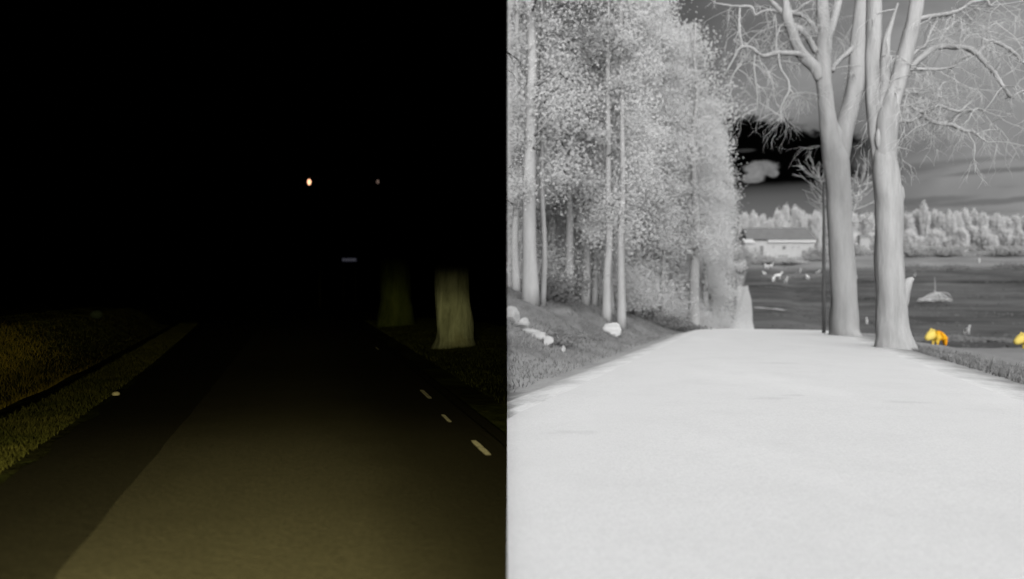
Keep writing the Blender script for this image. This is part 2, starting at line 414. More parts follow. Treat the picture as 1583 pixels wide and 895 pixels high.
# ------------------------------------------------------------------ tubes, branches, leaves
def tube(pts, rad, sides=12, lump=0.0, seed=0, cap=True):
    """pts: world Vectors, rad: radii -> verts, faces of one smooth tapered tube"""
    vs, fs = [], []; rd = random.Random(seed); up = Vector((0, 0, 1)); prev = None
    ph = [rd.uniform(0, 6.28) for _ in range(6)]
    for i, p in enumerate(pts):
        a = pts[max(0, i - 1)]; b = pts[min(len(pts) - 1, i + 1)]; d = (b - a).normalized()
        if prev is None:
            u = d.cross(Vector((0, 1, 0.01))).normalized()
            if u.length < 0.1: u = d.cross(Vector((1, 0, 0))).normalized()
        else: u = (prev - d * prev.dot(d)).normalized()
        prev = u; w = d.cross(u)
        for k in range(sides):
            th = 2 * math.pi * k / sides
            f = 1 + lump * (0.5 * math.sin(3 * th + ph[0] + i * 0.15) + 0.35 * math.sin(5 * th + ph[1] + i * 0.23) + 0.4 * math.sin(i * 0.31 + ph[2] + th) + 0.3 * math.sin(i * 0.57 + 2 * th + ph[3]))
            vs.append(p + (u * math.cos(th) + w * math.sin(th)) * rad[i] * f)
    n = sides
    for i in range(len(pts) - 1):
        for k in range(n): fs.append((i * n + k, i * n + (k + 1) % n, (i + 1) * n + (k + 1) % n, (i + 1) * n + k))
    if cap: fs.append(tuple(range(n - 1, -1, -1))); fs.append(tuple(range((len(pts) - 1) * n, len(pts) * n)))
    return vs, fs
def spline(P, R, per=8):
    out, ro = [], []; P = [P[0] * 2 - P[1]] + list(P) + [P[-1] * 2 - P[-2]]
    for i in range(1, len(P) - 2):
        p0, p1, p2, p3 = P[i - 1:i + 3]
        for k in range(per):
            t = k / per
            out.append(0.5 * ((2 * p1) + (p2 - p0) * t + (2 * p0 - 5 * p1 + 4 * p2 - p3) * t * t + (3 * p1 - p0 - 3 * p2 + p3) * t ** 3)); ro.append(R[i - 1] * (1 - t) + R[i] * t)
    out.append(P[-2]); ro.append(R[-1]); return out, ro
class Acc:
    def __init__(s): s.v, s.f = [], []
    def add(s, vf):
        o = len(s.v); s.v += list(vf[0]); s.f += [tuple(i + o for i in f) for f in vf[1]]
    def mesh(s, name, origin=Vector((0, 0, 0))): return pydata(name, [v - origin for v in s.v], s.f)
def leaf_quads(C, size, bias=None, spread=0.3, aspect=1.6):
    """diamond leaf faces at centres C facing loosely along bias"""
    n = len(C); b = np.array(bias if bias is not None else (0.0, -0.9, 0.35)); 
    nr = rng.normal(size=(n, 3)) * spread + b; nr /= np.linalg.norm(nr, axis=1)[:, None]
    r = rng.normal(size=(n, 3)); u = np.cross(nr, r); u /= np.linalg.norm(u, axis=1)[:, None] + 1e-9; w = np.cross(nr, u)
    sz = size * rng.uniform(0.6, 1.3, size=(n, 1)); u = u * sz; w = w * sz / aspect
    return np.stack([C - u, C + w * 1.0 + u * 0.1, C + u, C - w + u * 0.1], axis=1)
def trimx(Q, x0=0.015, keep=1):
    m = (Q[:, :, 0].min(axis=1) > x0) if keep > 0 else (Q[:, :, 0].max(axis=1) < x0)
    return Q[m]

# ------------------------------------------------------------------ the two big roadside trees (bare, forked)
def big_tree(name, label, base, Y, stems, limbs, mat, twseed, ntw, half=WARM, X=1):
    """stems: list of [(px,py,width_px,dY)...] ; the first is the trunk; limbs thinner ones"""
    root = thing(name, label, 'tree', base, half=half); B = Vector(base)
    ends = []
    def poly(pl, per):
        P = [PW(px, py, Y + dy) for px, py, w, dy in pl]; Rr = [w * 0.5 * (Y + dy) / F for px, py, w, dy in pl]
        return spline(P, Rr, per)
    for k, pl in enumerate(stems):
        a = Acc(); P, Rr = poly(pl, 7)
        a.add(tube(P, Rr, 20, 0.085 if k == 0 else 0.07, twseed + k)); 
        me = a.mesh('trunk' if k == 0 else 'stem', B)
        mk('trunk' if k == 0 else 'stem', me, mat, root, half)
        if k: ends.append((P, Rr))
    for k, pl in enumerate(limbs):
        P, Rr = poly(pl, 6)
        rd = random.Random(k + twseed)
        P = [p + Vector((rd.gauss(0, 0.006), rd.gauss(0, 0.01), rd.gauss(0, 0.006))) * min(1, i) for i, p in enumerate(P)]
        a = Acc(); a.add(tube(P, Rr, 8, 0.12, k)); mk('limb', a.mesh('limb', B), mat, root, half); ends.append((P, Rr)); ends.append((P, Rr))
    # fine twigs, one part
    rd = random.Random(twseed); a = Acc()
    def twig(p, d, L, r, lev):
        n = 6; P = [p]; q_ = p.copy(); dd = d.copy()
        for i in range(n):
            dd = (dd + Vector((rd.gauss(0, .22), rd.gauss(0, .22), rd.gauss(0, .18) - 0.10))).normalized(); q_ = q_ + dd * L / n; P.append(q_.copy())
        a.add(tube(P, [r * (1 - 0.8 * i / n) for i in range(n + 1)], 4, 0, 0, False))
        if lev:
            for _ in range(rd.randint(2, 5)):
                i = rd.randint(1, n); dn = (dd + Vector((rd.gauss(0, .7), rd.gauss(0, .7), rd.gauss(0, .6) - 0.2))).normalized(); twig(P[i], dn, L * rd.uniform(.35, .7), r * 0.6, lev - 1)
    for _ in range(ntw):
        P, Rr = rd.choice(ends); i = rd.randint(2, len(P) - 1)
        if P[i].z < CAMZ + 0.20 * Y: continue
        d = Vector((rd.gauss(0, 1), rd.gauss(0, 1), rd.gauss(-0.2, .8))).normalized()
        twig(P[i], d, rd.uniform(0.7, 2.2), rd.uniform(0.008, 0.018), 2)
    me = a.mesh('twigs', B); mk('twigs', me, mat if half is NIGHT else M_twig, root, half)
    return root

Y1 = 29.6
T1s = [[(1307, 521, 49, 0), (1306, 505, 42, 0), (1304, 470, 38, 0), (1302, 420, 36, 0), (1299, 350, 35, 0), (1297, 300, 36, 0), (1293, 250, 37, 0), (1292, 228, 29, 0), (1291, 203, 19, 0), (1290, 186, 4, 0)],
       [(1291, 270, 30, 0), (1286, 228, 31, 0), (1281, 195, 26, 0), (1277, 165, 23, 0), (1275, 140, 22, 0), (1273, 114, 24, 0), (1273, 85, 23, 0), (1274, 57, 23, 0), (1272, 25, 19, 0), (1270, -5, 18, 0), (1269, -70, 15, 0), (1266, -170, 10, .3), (1262, -280, 4, .6)],
       [(1294, 268, 28, 0.0), (1300, 225, 30, 0.1), (1308, 190, 27, 0.2), (1314, 165, 26, 0.3), (1322, 130, 25, 0.4), (1325, 90, 24, 0.5), (1327, 50, 21, 0.5), (1332, 0, 17, 0.6), (1338, -90, 13, 0.7), (1349, -220, 7, 0.8)],
       [(1279, 62, 11, 0.05), (1287, 38, 12, 0.1), (1294, 12, 12, .1), (1298, -10, 11, .2), (1308, -90, 8, .3), (1322, -190, 4, .3)],
       [(1268, 122, 16, -.05), (1258, 103, 17, -.1), (1240, 84, 17, -.2), (1230, 65, 16, -.3), (1223, 45, 15, -.4), (1217, 25, 15, -.5), (1214, 0, 10, -.5), (1208, -60, 7, -.6), (1195, -150, 3, -.8)]]
T1l = [[(1262, 80, 10, 0), (1250, 60, 9, -.1), (1238, 46, 8, -.2), (1224, 36, 6, -.2)],
       [(1264, 52, 6, 0), (1256, 38, 6, 0), (1247, 28, 6, 0), (1236, 22, 7, -.1), (1222, 20, 8, -.3)],
       [(1219, 24, 8, -.4), (1205, 14, 7, -.4), (1190, 0, 6, -.5), (1170, -16, 4, -.8)],
       [(1216, 24, 7, -.4), (1200, 17, 5, -.3), (1186, 16, 5, -.3), (1176, 19, 4, -.2), (1167, 23, 4, -.2), (1162, 11, 4, -.2), (1143, 10, 4, 0), (1125, 8, 3, .3), (1108, 5, 2, .5)],
       [(1228, 19, 4, -.3), (1234, 15, 4, -.2), (1243, 7, 4, -.2), (1257, -2, 3, 0), (1262, -30, 2, 0)],
       [(1244, 88, 12, -.2), (1232, 83, 9, -.4), (1215, 82, 8, -.5), (1200, 82, 8, -.7), (1188, 85, 6, -.8), (1179, 86, 6, -.8), (1170, 81, 5, -1), (1162, 74, 5, -1), (1150, 72, 5, -1.1), (1141, 77, 4, -1.1), (1137, 86, 3, -1.1), (1131, 96, 3, -1.1), (1122, 112, 2, -1.2)],
       [(1148, 73, 4, -1), (1145, 60, 3.5, -1), (1143, 40, 3.5, -.8), (1144, 12, 3, -.3)],
       [(1200, 82, 4, -.7), (1200, 70, 3, -.7), (1200, 45, 2, -.8), (1198, 22, 1.5, -.8)],
       [(1203, 84, 4, -.7), (1205, 98, 4, -.7), (1209, 110, 3.5, -.8), (1218, 124, 3.5, -.8), (1220, 139, 3, -.9), (1214, 152, 2.5, -.9), (1207, 168, 2, -.9), (1208, 190, 1.2, -1)],
       [(1220, 138, 3, -.9), (1227, 146, 2.5, -.9), (1232, 150, 2, -.9), (1236, 144, 1.5, -.9)],
       [(1167, 84, 3, -.9), (1166, 105, 2.5, -.9), (1168, 125, 2.5, -.9), (1171, 145, 2, -.9), (1170, 168, 1, -1)],
       [(1173, 86, 3, -.9), (1177, 102, 2.5, -.7), (1186, 115, 2, -.6), (1193, 122, 1.2, -.6)],
       [(1150, 86, 2, -1), (1145, 98, 2, -1), (1138, 110, 1.3, -1)],
       [(1286, 110, 8, .1), (1292, 99, 7, .1), (1300, 91, 7, .2), (1308, 84, 8, .3), (1318, 74, 9, .4)]]
def gb(px, Y): X = (px - CX) / F * Y; return (X, Y, gz(X, Y))
b1 = gb(1303, Y1); print('tree1 base py', HY + (CAMZ - b1[2]) / Y1 * F)
t1 = big_tree('forked_tree', 'tall bare forked tree with a smooth straight trunk, left of the two by the road', b1, Y1, T1s, T1l, M_trunk, 11, 90)
Y2 = 21.8
T2s = [[(1382, 542, 62, 0), (1381, 520, 50, 0), (1379, 490, 43, 0), (1377, 440, 42, 0), (1375, 390, 40, 0), (1374, 340, 39, 0), (1372, 300, 40, 0), (1369, 258, 36, 0), (1368, 240, 32, 0), (1367, 220, 22, 0), (1366, 200, 12, 0), (1366, 188, 3, 0)],
       [(1370, 275, 28, 0), (1369, 230, 32, 0), (1371, 190, 32, 0), (1377, 162, 29, 0), (1385, 137, 27, 0), (1394, 105, 25, 0), (1402, 75, 24, 0), (1408, 50, 23, 0), (1413, 27, 21, 0), (1418, 0, 20, 0), (1426, -60, 17, 0), (1440, -160, 10, 0), (1452, -280, 5, 0)],
       [(1361, 262, 20, .1), (1355, 225, 16, .15), (1352, 195, 19, .2), (1350, 165, 22, .2), (1350, 130, 24, .3), (1350, 90, 23, .3), (1351, 50, 23, .4), (1352, 0, 22, .4), (1349, -70, 17, .5), (1340, -190, 9, .5)],
       [(1361, 195, 18, .1), (1364, 160, 18, .1), (1367, 120, 16, .1), (1369, 80, 13, 0), (1372, 55, 10, 0), (1378, 36, 7, 0), (1388, 5, 3, 0)]]
T2l = [[(1398, 120, 10, 0), (1413, 99, 10, 0), (1430, 84, 10, -.1), (1448, 73, 9, -.2), (1475, 72, 8, -.4), (1492, 74, 8, -.5), (1502, 77, 9, -.5), (1515, 88, 7, -.6), (1527, 101, 6, -.7), (1539, 115, 6, -.7), (1551, 134, 5, -.8), (1563, 150, 5, -.8), (1573, 144, 4, -.9), (1590, 137, 3, -.9), (1640, 110, 1.5, -.9)],
       [(1510, 86, 7, -.6), (1519, 74, 6, -.6), (1529, 63, 5, -.6), (1543, 67, 5, -.6), (1558, 74, 5, -.7), (1572, 86, 5, -.7), (1588, 100, 4, -.7), (1630, 108, 2, -.7)],
       [(1396, 114, 6, -.1), (1410, 107, 5, -.1), (1440, 107, 4.5, -.2), (1458, 106, 4, -.3), (1472, 103, 4, -.3), (1483, 92, 4, -.4), (1500, 84, 5, -.5)],
       [(1405, 90, 6, -.1), (1418, 78, 5, -.1), (1428, 72, 5, -.2), (1433, 64, 4, -.2), (1437, 51, 4, -.2), (1445, 38, 3, -.2), (1452, 22, 2, -.2)],
       [(1410, 38, 8, 0), (1422, 29, 8, -.1), (1435, 26, 8, -.1), (1448, 24, 7, -.2), (1475, 19, 6, -.3), (1490, 12, 5, -.3), (1502, 4, 5, -.4), (1525, 0, 4, -.5), (1531, 8, 3, -.5), (1552, -8, 2, -.5)],
       [(1475, 19, 4, -.3), (1473, 32, 3, -.3), (1470, 48, 2, -.3)],
       [(1382, 168, 6, 0), (1396, 163, 4.5, 0), (1408, 164, 4, -.1), (1418, 170, 4, -.1), (1429, 174, 5, -.2), (1440, 168, 4, -.3), (1451, 163, 4, -.3), (1466, 168, 4, -.3), (1483, 172, 4, -.4), (1494, 164, 3.5, -.4), (1502, 156, 3, -.4), (1510, 145, 1.5, -.5)],
       [(1378, 200, 9, 0), (1391, 187, 7, 0), (1408, 187, 6, -.1), (1425, 178, 6, -.1), (1436, 184, 6, -.2), (1445, 190, 6, -.2), (1460, 192, 6, -.3), (1472, 193, 6, -.3), (1491, 202, 5, -.4), (1502, 203, 4, -.4), (1516, 213, 3, -.5), (1530, 222, 1.5, -.5)],
       [(1472, 192, 4, -.3), (1478, 182, 3, -.3), (1490, 172, 3, -.3), (1503, 170, 3, -.3), (1514, 168, 2.5, -.3), (1535, 177, 2, -.3), (1556, 182, 1.5, -.3)],
       [(1429, 174, 4, -.2), (1434, 162, 4, -.2), (1438, 150, 4, -.2)],
       [(1519, 74, 3, -.6), (1520, 58, 3, -.6), (1530, 44, 2.5, -.6), (1541, 32, 1.5, -.6)],
       [(1390, 128, 3, 0), (1400, 140, 2.5, -.1), (1410, 150, 2, -.1), (1416, 160, 2, -.1)],
       [(1388, 152, 3, 0), (1398, 146, 2.5, -.1), (1412, 144, 2, -.1), (1428, 150, 1.5, -.1)]]
b2 = gb(1381, Y2); print('tree2 base py', HY + (CAMZ - b2[2]) / Y2 * F)
t2 = big_tree('forked_tree', 'bare leaning tree with lumpy trunk and long crooked limbs, nearest to the field', b2, Y2, T2s, T2l, M_trunk2, 23, 125)
# burls and a broken stub on the second trunk, dark hollow seam
a = Acc(); B = Vector(b2)
for (px, py, w, h) in ((1389, 304, 15, 44), (1360, 258, 12, 30), (1358, 215, 9, 34)):
    c = PW(px, py, Y2 - 0.1); r = w / 2 * Y2 / F; hh = h / 2 * Y2 / F
    a = Acc(); a.add(tube([c - Vector((0, 0, hh)), c - Vector((0, 0, hh * .5)), c, c + Vector((0, 0, hh * .6)), c + Vector((0, 0, hh))], [r * .2, r * .8, r, r * .8, r * .2], 10, .15, w)); mk('burl', a.mesh('burl', B), M_trunk, t2)
a = Acc(); P, Rr = spline([PW(1388, 470, Y2), PW(1396, 450, Y2 - .1), PW(1404, 436, Y2 - .15), PW(1412, 430, Y2 - .2)], [.3, .2, .14, .05], 4)
a.add(tube(P, Rr, 10, .1, 4)); mk('broken_stub', a.mesh('broken_stub', B), M_rock, t2)

# slender pole behind the first tree
Yp = 31.5; bp = gb(1273.5, Yp)
pr = thing('utility_pole', 'thin dark grey pole standing close against the left side of the forked tree trunk', 'pole', bp)
P0 = Vector((0, 0, -0.2)); topz = CAMZ + (HY - 283) / F * Yp - bp[2]
a = Acc(); a.add(tube([P0, Vector((0, 0, 2)), Vector((0, 0, 4)), Vector((0, 0, topz))], [.075, .07, .066, .055], 12)); mk('shaft', a.mesh('shaft'), M_pole, pr)
a = Acc(); a.add(tube([Vector((0, 0, topz)), Vector((0, 0, topz + .03)), Vector((0, 0, topz + .06))], [.07, .07, .02], 12)); mk('cap', a.mesh('cap'), M_pole, pr)

# ------------------------------------------------------------------ forest on the left of the road
def forest_tree(X, Y, h, crown_lo, cr, nleaf, tr, label, size, lean=0.0, sparse=False, mat=None, name='woodland_tree', group='woodland trees left of the road'):
    z = gz(X, Y); root = thing(name, label, 'tree', (X, Y, z), group)
    rd = random.Random(int(X * 131 + Y * 17)); n = 9
    P = [Vector((lean * h * (i / n) ** 1.3 + rd.gauss(0, .05) * (i > 0), rd.gauss(0, .05) * (i > 0), -0.25 + (h + 0.25) * i / n)) for i in range(n + 1)]
    Rr = [tr * (1.25 if i == 0 else 1 - 0.85 * i / n) for i in range(n + 1)]
    a = Acc(); P2, R2 = spline(P, Rr, 3); a.add(tube(P2, R2, 10, 0.05, int(Y * 10)))
    for _ in range(7 if sparse else 4):
        hh = rd.uniform(min(crown_lo, h * .3), h * .9); i = hh / h; b = Vector((lean * h * i ** 1.3, 0, hh)); an = rd.uniform(0, 6.28); L = cr * rd.uniform(.4, .9)
        e = b + Vector((math.cos(an) * L, math.sin(an) * L, L * rd.uniform(.1, .6))); m = (b + e) / 2 + Vector((0, 0, -.05 * L))
        a.add(tube([b, m, e], [tr * .28 * (1.1 - i), tr * .18 * (1.1 - i), .01], 6, 0.05))
    me = a.mesh('trunk'); 
    if X < 6: cut(me, (X, Y, z))
    mk('trunk', me, M_ftrunk, root)
    # crown: clumps of leaf faces through an uneven volume
    nc = max(40, int(nleaf / 260)); hs = rng.uniform(0, 1, nc) ** 0.9; hh = crown_lo + (h - crown_lo) * hs
    prof = cr * (0.35 + 0.75 * np.sin(np.pi * np.clip(hs * 0.85 + 0.12, 0, 1))) * rng.uniform(0.5, 1.1, nc)
    an = rng.uniform(0, 2 * np.pi, nc); rr = prof * np.sqrt(rng.uniform(0.15, 1, nc))
    cc = np.stack([rr * np.cos(an) + lean * h * hs, rr * np.sin(an), hh], 1); cs = rng.uniform(0.35, 0.95, nc) * cr * 0.33
    idx = rng.integers(0, nc, nleaf); C = cc[idx] + rng.normal(size=(nleaf, 3)) * cs[idx][:, None] * np.array([1, 1, .8])
    if sparse: C[:, 1] += 0.7
    Q = leaf_quads(C, size) + np.array([X, Y, z]); Q = trimx(Q); Q = Q - np.array([X, Y, z])
    if len(Q): mk('crown', quads('crown', Q), mat or (M_leaf if rd.random() < .6 else M_leaf_b), root)
    return root
# front row, trunks one can tell apart: (px, Y, trunk width px, label)
front = [(799, 27.5, 12, 'slim pale trunk at the very edge of the wood beside the dark half'),
         (821, 26, 24, 'stout pale trunk above the strip of light rocks, leftmost broad trunk of the wood'),
         (838, 27, 9, 'slim pale trunk just right of the stout leftmost trunk'),
         (880, 32, 14, 'grey trunk rising right of the dark low bush on the bank'),
         (857, 34, 8, 'slender trunk half hidden behind the dark low bush on the bank'),
         (893, 36, 8, 'slender trunk squeezed between the grey one and the speckled one'),
         (926, 37, 7, 'slender trunk just left of the two pale ones behind the boulder'),
         (1024, 44, 8, 'slender trunk right of the forked-off side branch, above the dark bushes'),
         (1046, 50, 9, 'slender trunk left of the broad trunk near the road'),
         (1100, 66, 8, 'slender trunk third from the road end of the wood'),
         (904, 33.5, 13, 'tall speckled trunk, brightest streak high in the wood'),
         (918, 35, 9, 'thin trunk between the speckled one and the two near the boulder'),
         (938, 31.5, 14, 'pale trunk standing directly left behind the white boulder'),
         (961, 31.5, 13, 'pale trunk standing directly right behind the white boulder'),
         (984, 42, 9, 'tall thin trunk with a bright patch high up right of the boulder'),
         (1003, 45, 8, 'thin trunk with one short side branch in the middle of the wood'),
         (1073, 47, 18, 'broad pale trunk alone near the road edge of the wood'),
         (1090, 60, 11, 'narrow trunk just right of the broad one by the road'),
         (1113, 80, 8, 'last thin trunk of the wood before the far lane')]
for px, Y, w, lab in front:
    X = (px - CX) / F * Y
    near_ = Y < 40
    forest_tree(X, Y, 19 + rng.uniform(-1, 2), 3.6 if near_ else 3.4, 2.3, 14000, w / 2 * Y / F, lab, 0.055 if near_ else 0.075, lean=0.004 * (904 < px) + (0.018 if px == 904 else 0), sparse=True)
# trees behind and along the road
spots = []
rr = random.Random(5)
for s in np.arange(34, 175, 5.2):
    for k, t_ in enumerate((-6.3, -9.5, -13, -17.5, -23)):
        if s > 110 and k > 1: continue
        if s > 80 and k > 2: continue
        ss = s + rr.uniform(-1.6, 1.6) + (2.4 if k % 2 else 0); tt = t_ + rr.uniform(-1.0, 1.0)
        if k == 0 and s < 44: tt -= 1.2
        if k == 0 and s > 78: tt -= 3.6
        if s > 128: tt -= 2.0
        X, Y = to_xy(ss, tt)
        if X < 0.5: continue
        spots.append((X, Y, k, ss))
for s_ in (14, 19, 24, 29):      # nearest flank beside the seam, just crowns overhead
    pass
for X, Y, k, ss in spots:
    h = rr.uniform(17.5, 21) if ss < 75 else rr.uniform(15.5, 18.5)
    if k == 0 and ss > 100: h = rr.uniform(12, 15.5)
    lo = rr.uniform(2.2, 5) if k else rr.uniform(1.5, 4.0)
    if ss > 70: lo = rr.uniform(0.6, 2.0)
    if k == 0 and ss < 60: lo = rr.uniform(4.5, 6)
    forest_tree(X, Y, h, lo, rr.uniform(2.3, 3.0) if k else 2.2, 20000 if ss < 85 else 9000, rr.uniform(.10, .17),
                'grey leafy woodland tree in the dense mass behind the front trunks' if k else 'grey leafy tree in the row lining the left side of the road beyond the crest',
                (0.085 if ss < 85 else 0.14), mat=None, group='trees deep in the wood' if k else 'trees lining the road beyond the crest')
# screen of trees deeper in the wood, seen between the trunks
for X in np.arange(1.2, 15, 2.5):
    for Y in (46, 54):
        s, t_ = to_st(X, Y)
        if t_ > -8: continue
        forest_tree(X + rr.uniform(-.5, .5), Y + rr.uniform(-2, 2), rr.uniform(22, 26), rr.uniform(1.0, 2.5), 2.9, 34000, .14, 'grey leafy woodland tree in the dense mass behind the front trunks', 0.095, group='trees deep in the wood')
for X, Y in ((0.9, 31), (2.2, 35), (3.8, 38.5), (5.6, 40), (8.0, 43), (1.5, 40), (0.6, 38), (3.0, 43)):
    forest_tree(X, Y, rr.uniform(20, 23), 4.2, 2.7, 42000, .12, 'grey leafy woodland tree in the dense mass behind the front trunks', 0.065, group='trees deep in the wood')

# low shrubs
def shrub(X, Y, w, h, n, size, mat, label, name='shrub', cat='bush', group=None, stem=True, bias=None):
    z = gz(X, Y); root = thing(name, label, cat, (X, Y, z), group)
    nc = max(8, n // 40); cc = np.stack([rng.normal(size=nc) * w * .25, rng.normal(size=nc) * w * .2, np.abs(rng.normal(size=nc)) * h * .35 + h * .12], 1)
    idx = rng.integers(0, nc, n); C = cc[idx] + rng.normal(size=(n, 3)) * np.array([w * .11, w * .11, h * .12]); C[:, 2] = np.abs(C[:, 2])
    Q = leaf_quads(C, size, bias); Q = trimx(Q + np.array([X, Y, z])) - np.array([X, Y, z]); mk('foliage', quads('foliage', Q), mat, root)
    if stem:
        a = Acc()
        for k in range(6):
            an = k * 1.05 + .2; a.add(tube([Vector((0, 0, -.1)), Vector((math.cos(an) * w * .12, math.sin(an) * w * .12, h * .35)), Vector((math.cos(an) * w * .3, math.sin(an) * w * .25, h * .7))], [.03 * h + .008, .015 * h + .006, .004], 5))
        me = a.mesh('stems'); 
        if X < w: cut(me, (X, Y, z))
        mk('stems', me, M_twig, root)
    return root
M_dshrub = grey('dark_shrub_leaf', 0.15, 0.22, 1.0)
def at(px, Y): return (px - CX) / F * Y
shrub(at(862, 29), 29, 1.6, 1.1, 1500, .07, M_dshrub, 'dark grey low bush on the bank left of the thin trunks')
shrub(at(866, 20.5), 20.5, 1.3, .34, 900, .05, M_dshrub, 'flat dark bush right of the pale rock strip near the road')
shrub(at(1020, 41), 41, 2.2, .9, 1100, .08, M_dshrub, 'dark low bush at the wood edge by the broad pale trunk')
shrub(at(1045, 44), 44, 2.4, .7, 1100, .08, M_dshrub, 'dark low bush closest to the road crest on the left')
# undergrowth inside the wood
ug = [(at(px, Y), Y) for px, Y in ((800, 33), (850, 36), (893, 38), (925, 40), (950, 39), (990, 44), (1030, 50), (1055, 54), (1092, 66), (1104, 84), (835, 40), (870, 43), (975, 50), (1010, 50))]
for i, (X, Y) in enumerate(ug):
    shrub(X, Y, 4.2, 2.9, 11000, .055, M_leaf, 'grey undergrowth bush growing between the woodland trunks', 'undergrowth_bush', 'bush', 'undergrowth between the trunks')

# rocks
def rock(X, Y, sx, sy, sz, mat, label, seed, name='rock', cat='rock', up=0.0, group=None, angular=0.25):
    bm = bmesh.new(); bmesh.ops.create_icosphere(bm, subdivisions=3, radius=1); rd = random.Random(seed)
    dirs = [(Vector((rd.gauss(0, 1), rd.gauss(0, 1), rd.gauss(0, 1))).normalized(), rd.uniform(.55, .9)) for _ in range(9)]
    for v in bm.verts:
        for d, k in dirs:
            q_ = v.co.dot(d)
            if q_ > k: v.co -= d * (q_ - k)
        v.co *= 1 + .05 * math.sin(v.co.x * 5 + seed) * math.sin(v.co.y * 6) + .03 * math.sin(v.co.z * 11)
        v.co = Vector((v.co.x * sx, v.co.y * sy, v.co.z * sz))
    me = bpy.data.meshes.new(name); bm.to_mesh(me); bm.free()
    z = gz(X, Y) + up
    if X - sx < 0: cut(me, (X, Y, z))
    o = mk(name, me, mat, loc=(X, Y, z + sz * .35)); return tag(o, label, cat, group)
rock(at(946, 28), 28, .40, .35, .36, M_rockw, 'white wedge-shaped boulder at the foot of two pale trunks', 3, 'boulder', 'boulder', .05)
for i, (px, Y, sx, sz, lab) in enumerate(((793, 21.5, .30, .36, 'pale rounded rock at the dark edge, highest of the rock strip'), (806, 21.0, .26, .26, 'pale rock second from the dark edge in the rock strip'), (819, 20.4, .30, .17, 'flat pale rock in the middle of the rock strip'), (834, 20.0, .28, .17, 'flat pale rock between the middle one and the end one of the strip'), (847, 19.4, .19, .20, 'pale pointed rock at the right end of the rock strip'), (869, 19.6, .09, .13, 'small pale stone standing alone right of the rock strip'))):
    rock(at(px, Y), Y, sx, .3, sz, M_rock, lab, 20 + i, group='pale rocks on the bank')

# ------------------------------------------------------------------ far farm, tree line, animals
Yh = 311.0
def box(acc, x0, x1, y0, y1, z0, z1):
    o = len(acc.v); acc.v += [Vector(p) for p in ((x0, y0, z0), (x1, y0, z0), (x1, y1, z0), (x0, y1, z0), (x0, y0, z1), (x1, y0, z1), (x1, y1, z1), (x0, y1, z1))]
    acc.f += [tuple(i + o for i in f) for f in ((0, 3, 2, 1), (4, 5, 6, 7), (0, 1, 5, 4), (1, 2, 6, 5), (2, 3, 7, 6), (3, 0, 4, 7))]
def flat(me):
    me.polygons.foreach_set('use_smooth', [False] * len(me.polygons)); return me
hx = at(1205, Yh); hz = CAMZ + (HY - 397) / F * Yh
u = Yh / F
house = thing('barn', 'long pale farm building with a broad dark roof beyond the fields', 'barn', (hx, Yh, hz))
W2 = 27
a = Acc(); box(a, -27 * u * 1.0 - 5, 53 * u, 0, 11, -3, 25 * u); mk('wall', flat(a.mesh('wall')), M_wall, house)
a = Acc(); zr = 26 * u; zt = 46 * u
o = [(-52 * u, -1, zr), (56 * u, -1, zr), (49 * u, 5.6, zt), (-50 * u, 5.6, zt), (56 * u, 12, zr), (-52 * u, 12, zr)]
th = 0.35
a.v = [Vector(p) for p in o] + [Vector(p) + Vector((0, 0, th)) for p in o]
a.f = [(0, 3, 2, 1), (3, 5, 4, 2), (6, 7, 8, 9), (9, 8, 10, 11), (0, 1, 7, 6), (1, 2, 8, 7), (2, 4, 10, 8), (4, 5, 11, 10), (5, 3, 9, 11), (3, 0, 6, 9)]
mk('roof', flat(a.mesh('roof')), M_roof, house)
a = Acc(); box(a, -19 * u, 54.5 * u, -1.15, -0.9, 22.2 * u, 25.6 * u); mk('eave', flat(a.mesh('eave')), M_eave, house)
a = Acc(); box(a, -30 * u, -25 * u, -.25, .1, 0, 17 * u); mk('door', flat(a.mesh('door')), M_dark, house)
for (px, py, w, h) in ((1212, 383, 5, 5), (1243, 390, 5, 6), (1226, 382, 3, 3), (1235, 382, 3, 3), (1196, 382, 2.5, 3), (1252, 383, 3, 3)):
    a = Acc(); cx_ = (px - 1205) * u; cz = (397 - py) * u; box(a, cx_ - w / 2 * u, cx_ + w / 2 * u, -.2, .1, cz - h / 2 * u, cz + h / 2 * u)
    wdw = mk('window', flat(a.mesh('window')), M_dark if w > 4 else grey('window_glass', .42, .46, 1), house)
    a = Acc(); box(a, cx_ - w / 2 * u - .15, cx_ + w / 2 * u + .15, -.3, .05, cz - h / 2 * u - .25, cz - h / 2 * u - .02); mk('sill', flat(a.mesh('sill')), M_eave, wdw)
# annexe at its left end
hx2 = at(1152, Yh - 4)
an_ = thing('shed', 'small pale shed joined at the left end of the long farm building', 'shed', (hx2, Yh - 4, hz))
a = Acc(); box(a, -7 * u, 7 * u, -6, 0, -3, 18 * u); mk('wall', flat(a.mesh('wall')), M_wall, an_)
a = Acc(); a.v = [Vector(p) for p in ((-8 * u, -7, 18 * u), (8 * u, -7, 18 * u), (8 * u, 1, 18 * u), (-8 * u, 1, 18 * u), (-8 * u, -3, 25 * u), (8 * u, -3, 25 * u))]
a.f = [(0, 1, 5, 4), (2, 3, 4, 5), (0, 4, 3), (1, 2, 5), (0, 3, 2, 1)]; mk('roof', flat(a.mesh('roof')), M_wall, an_)
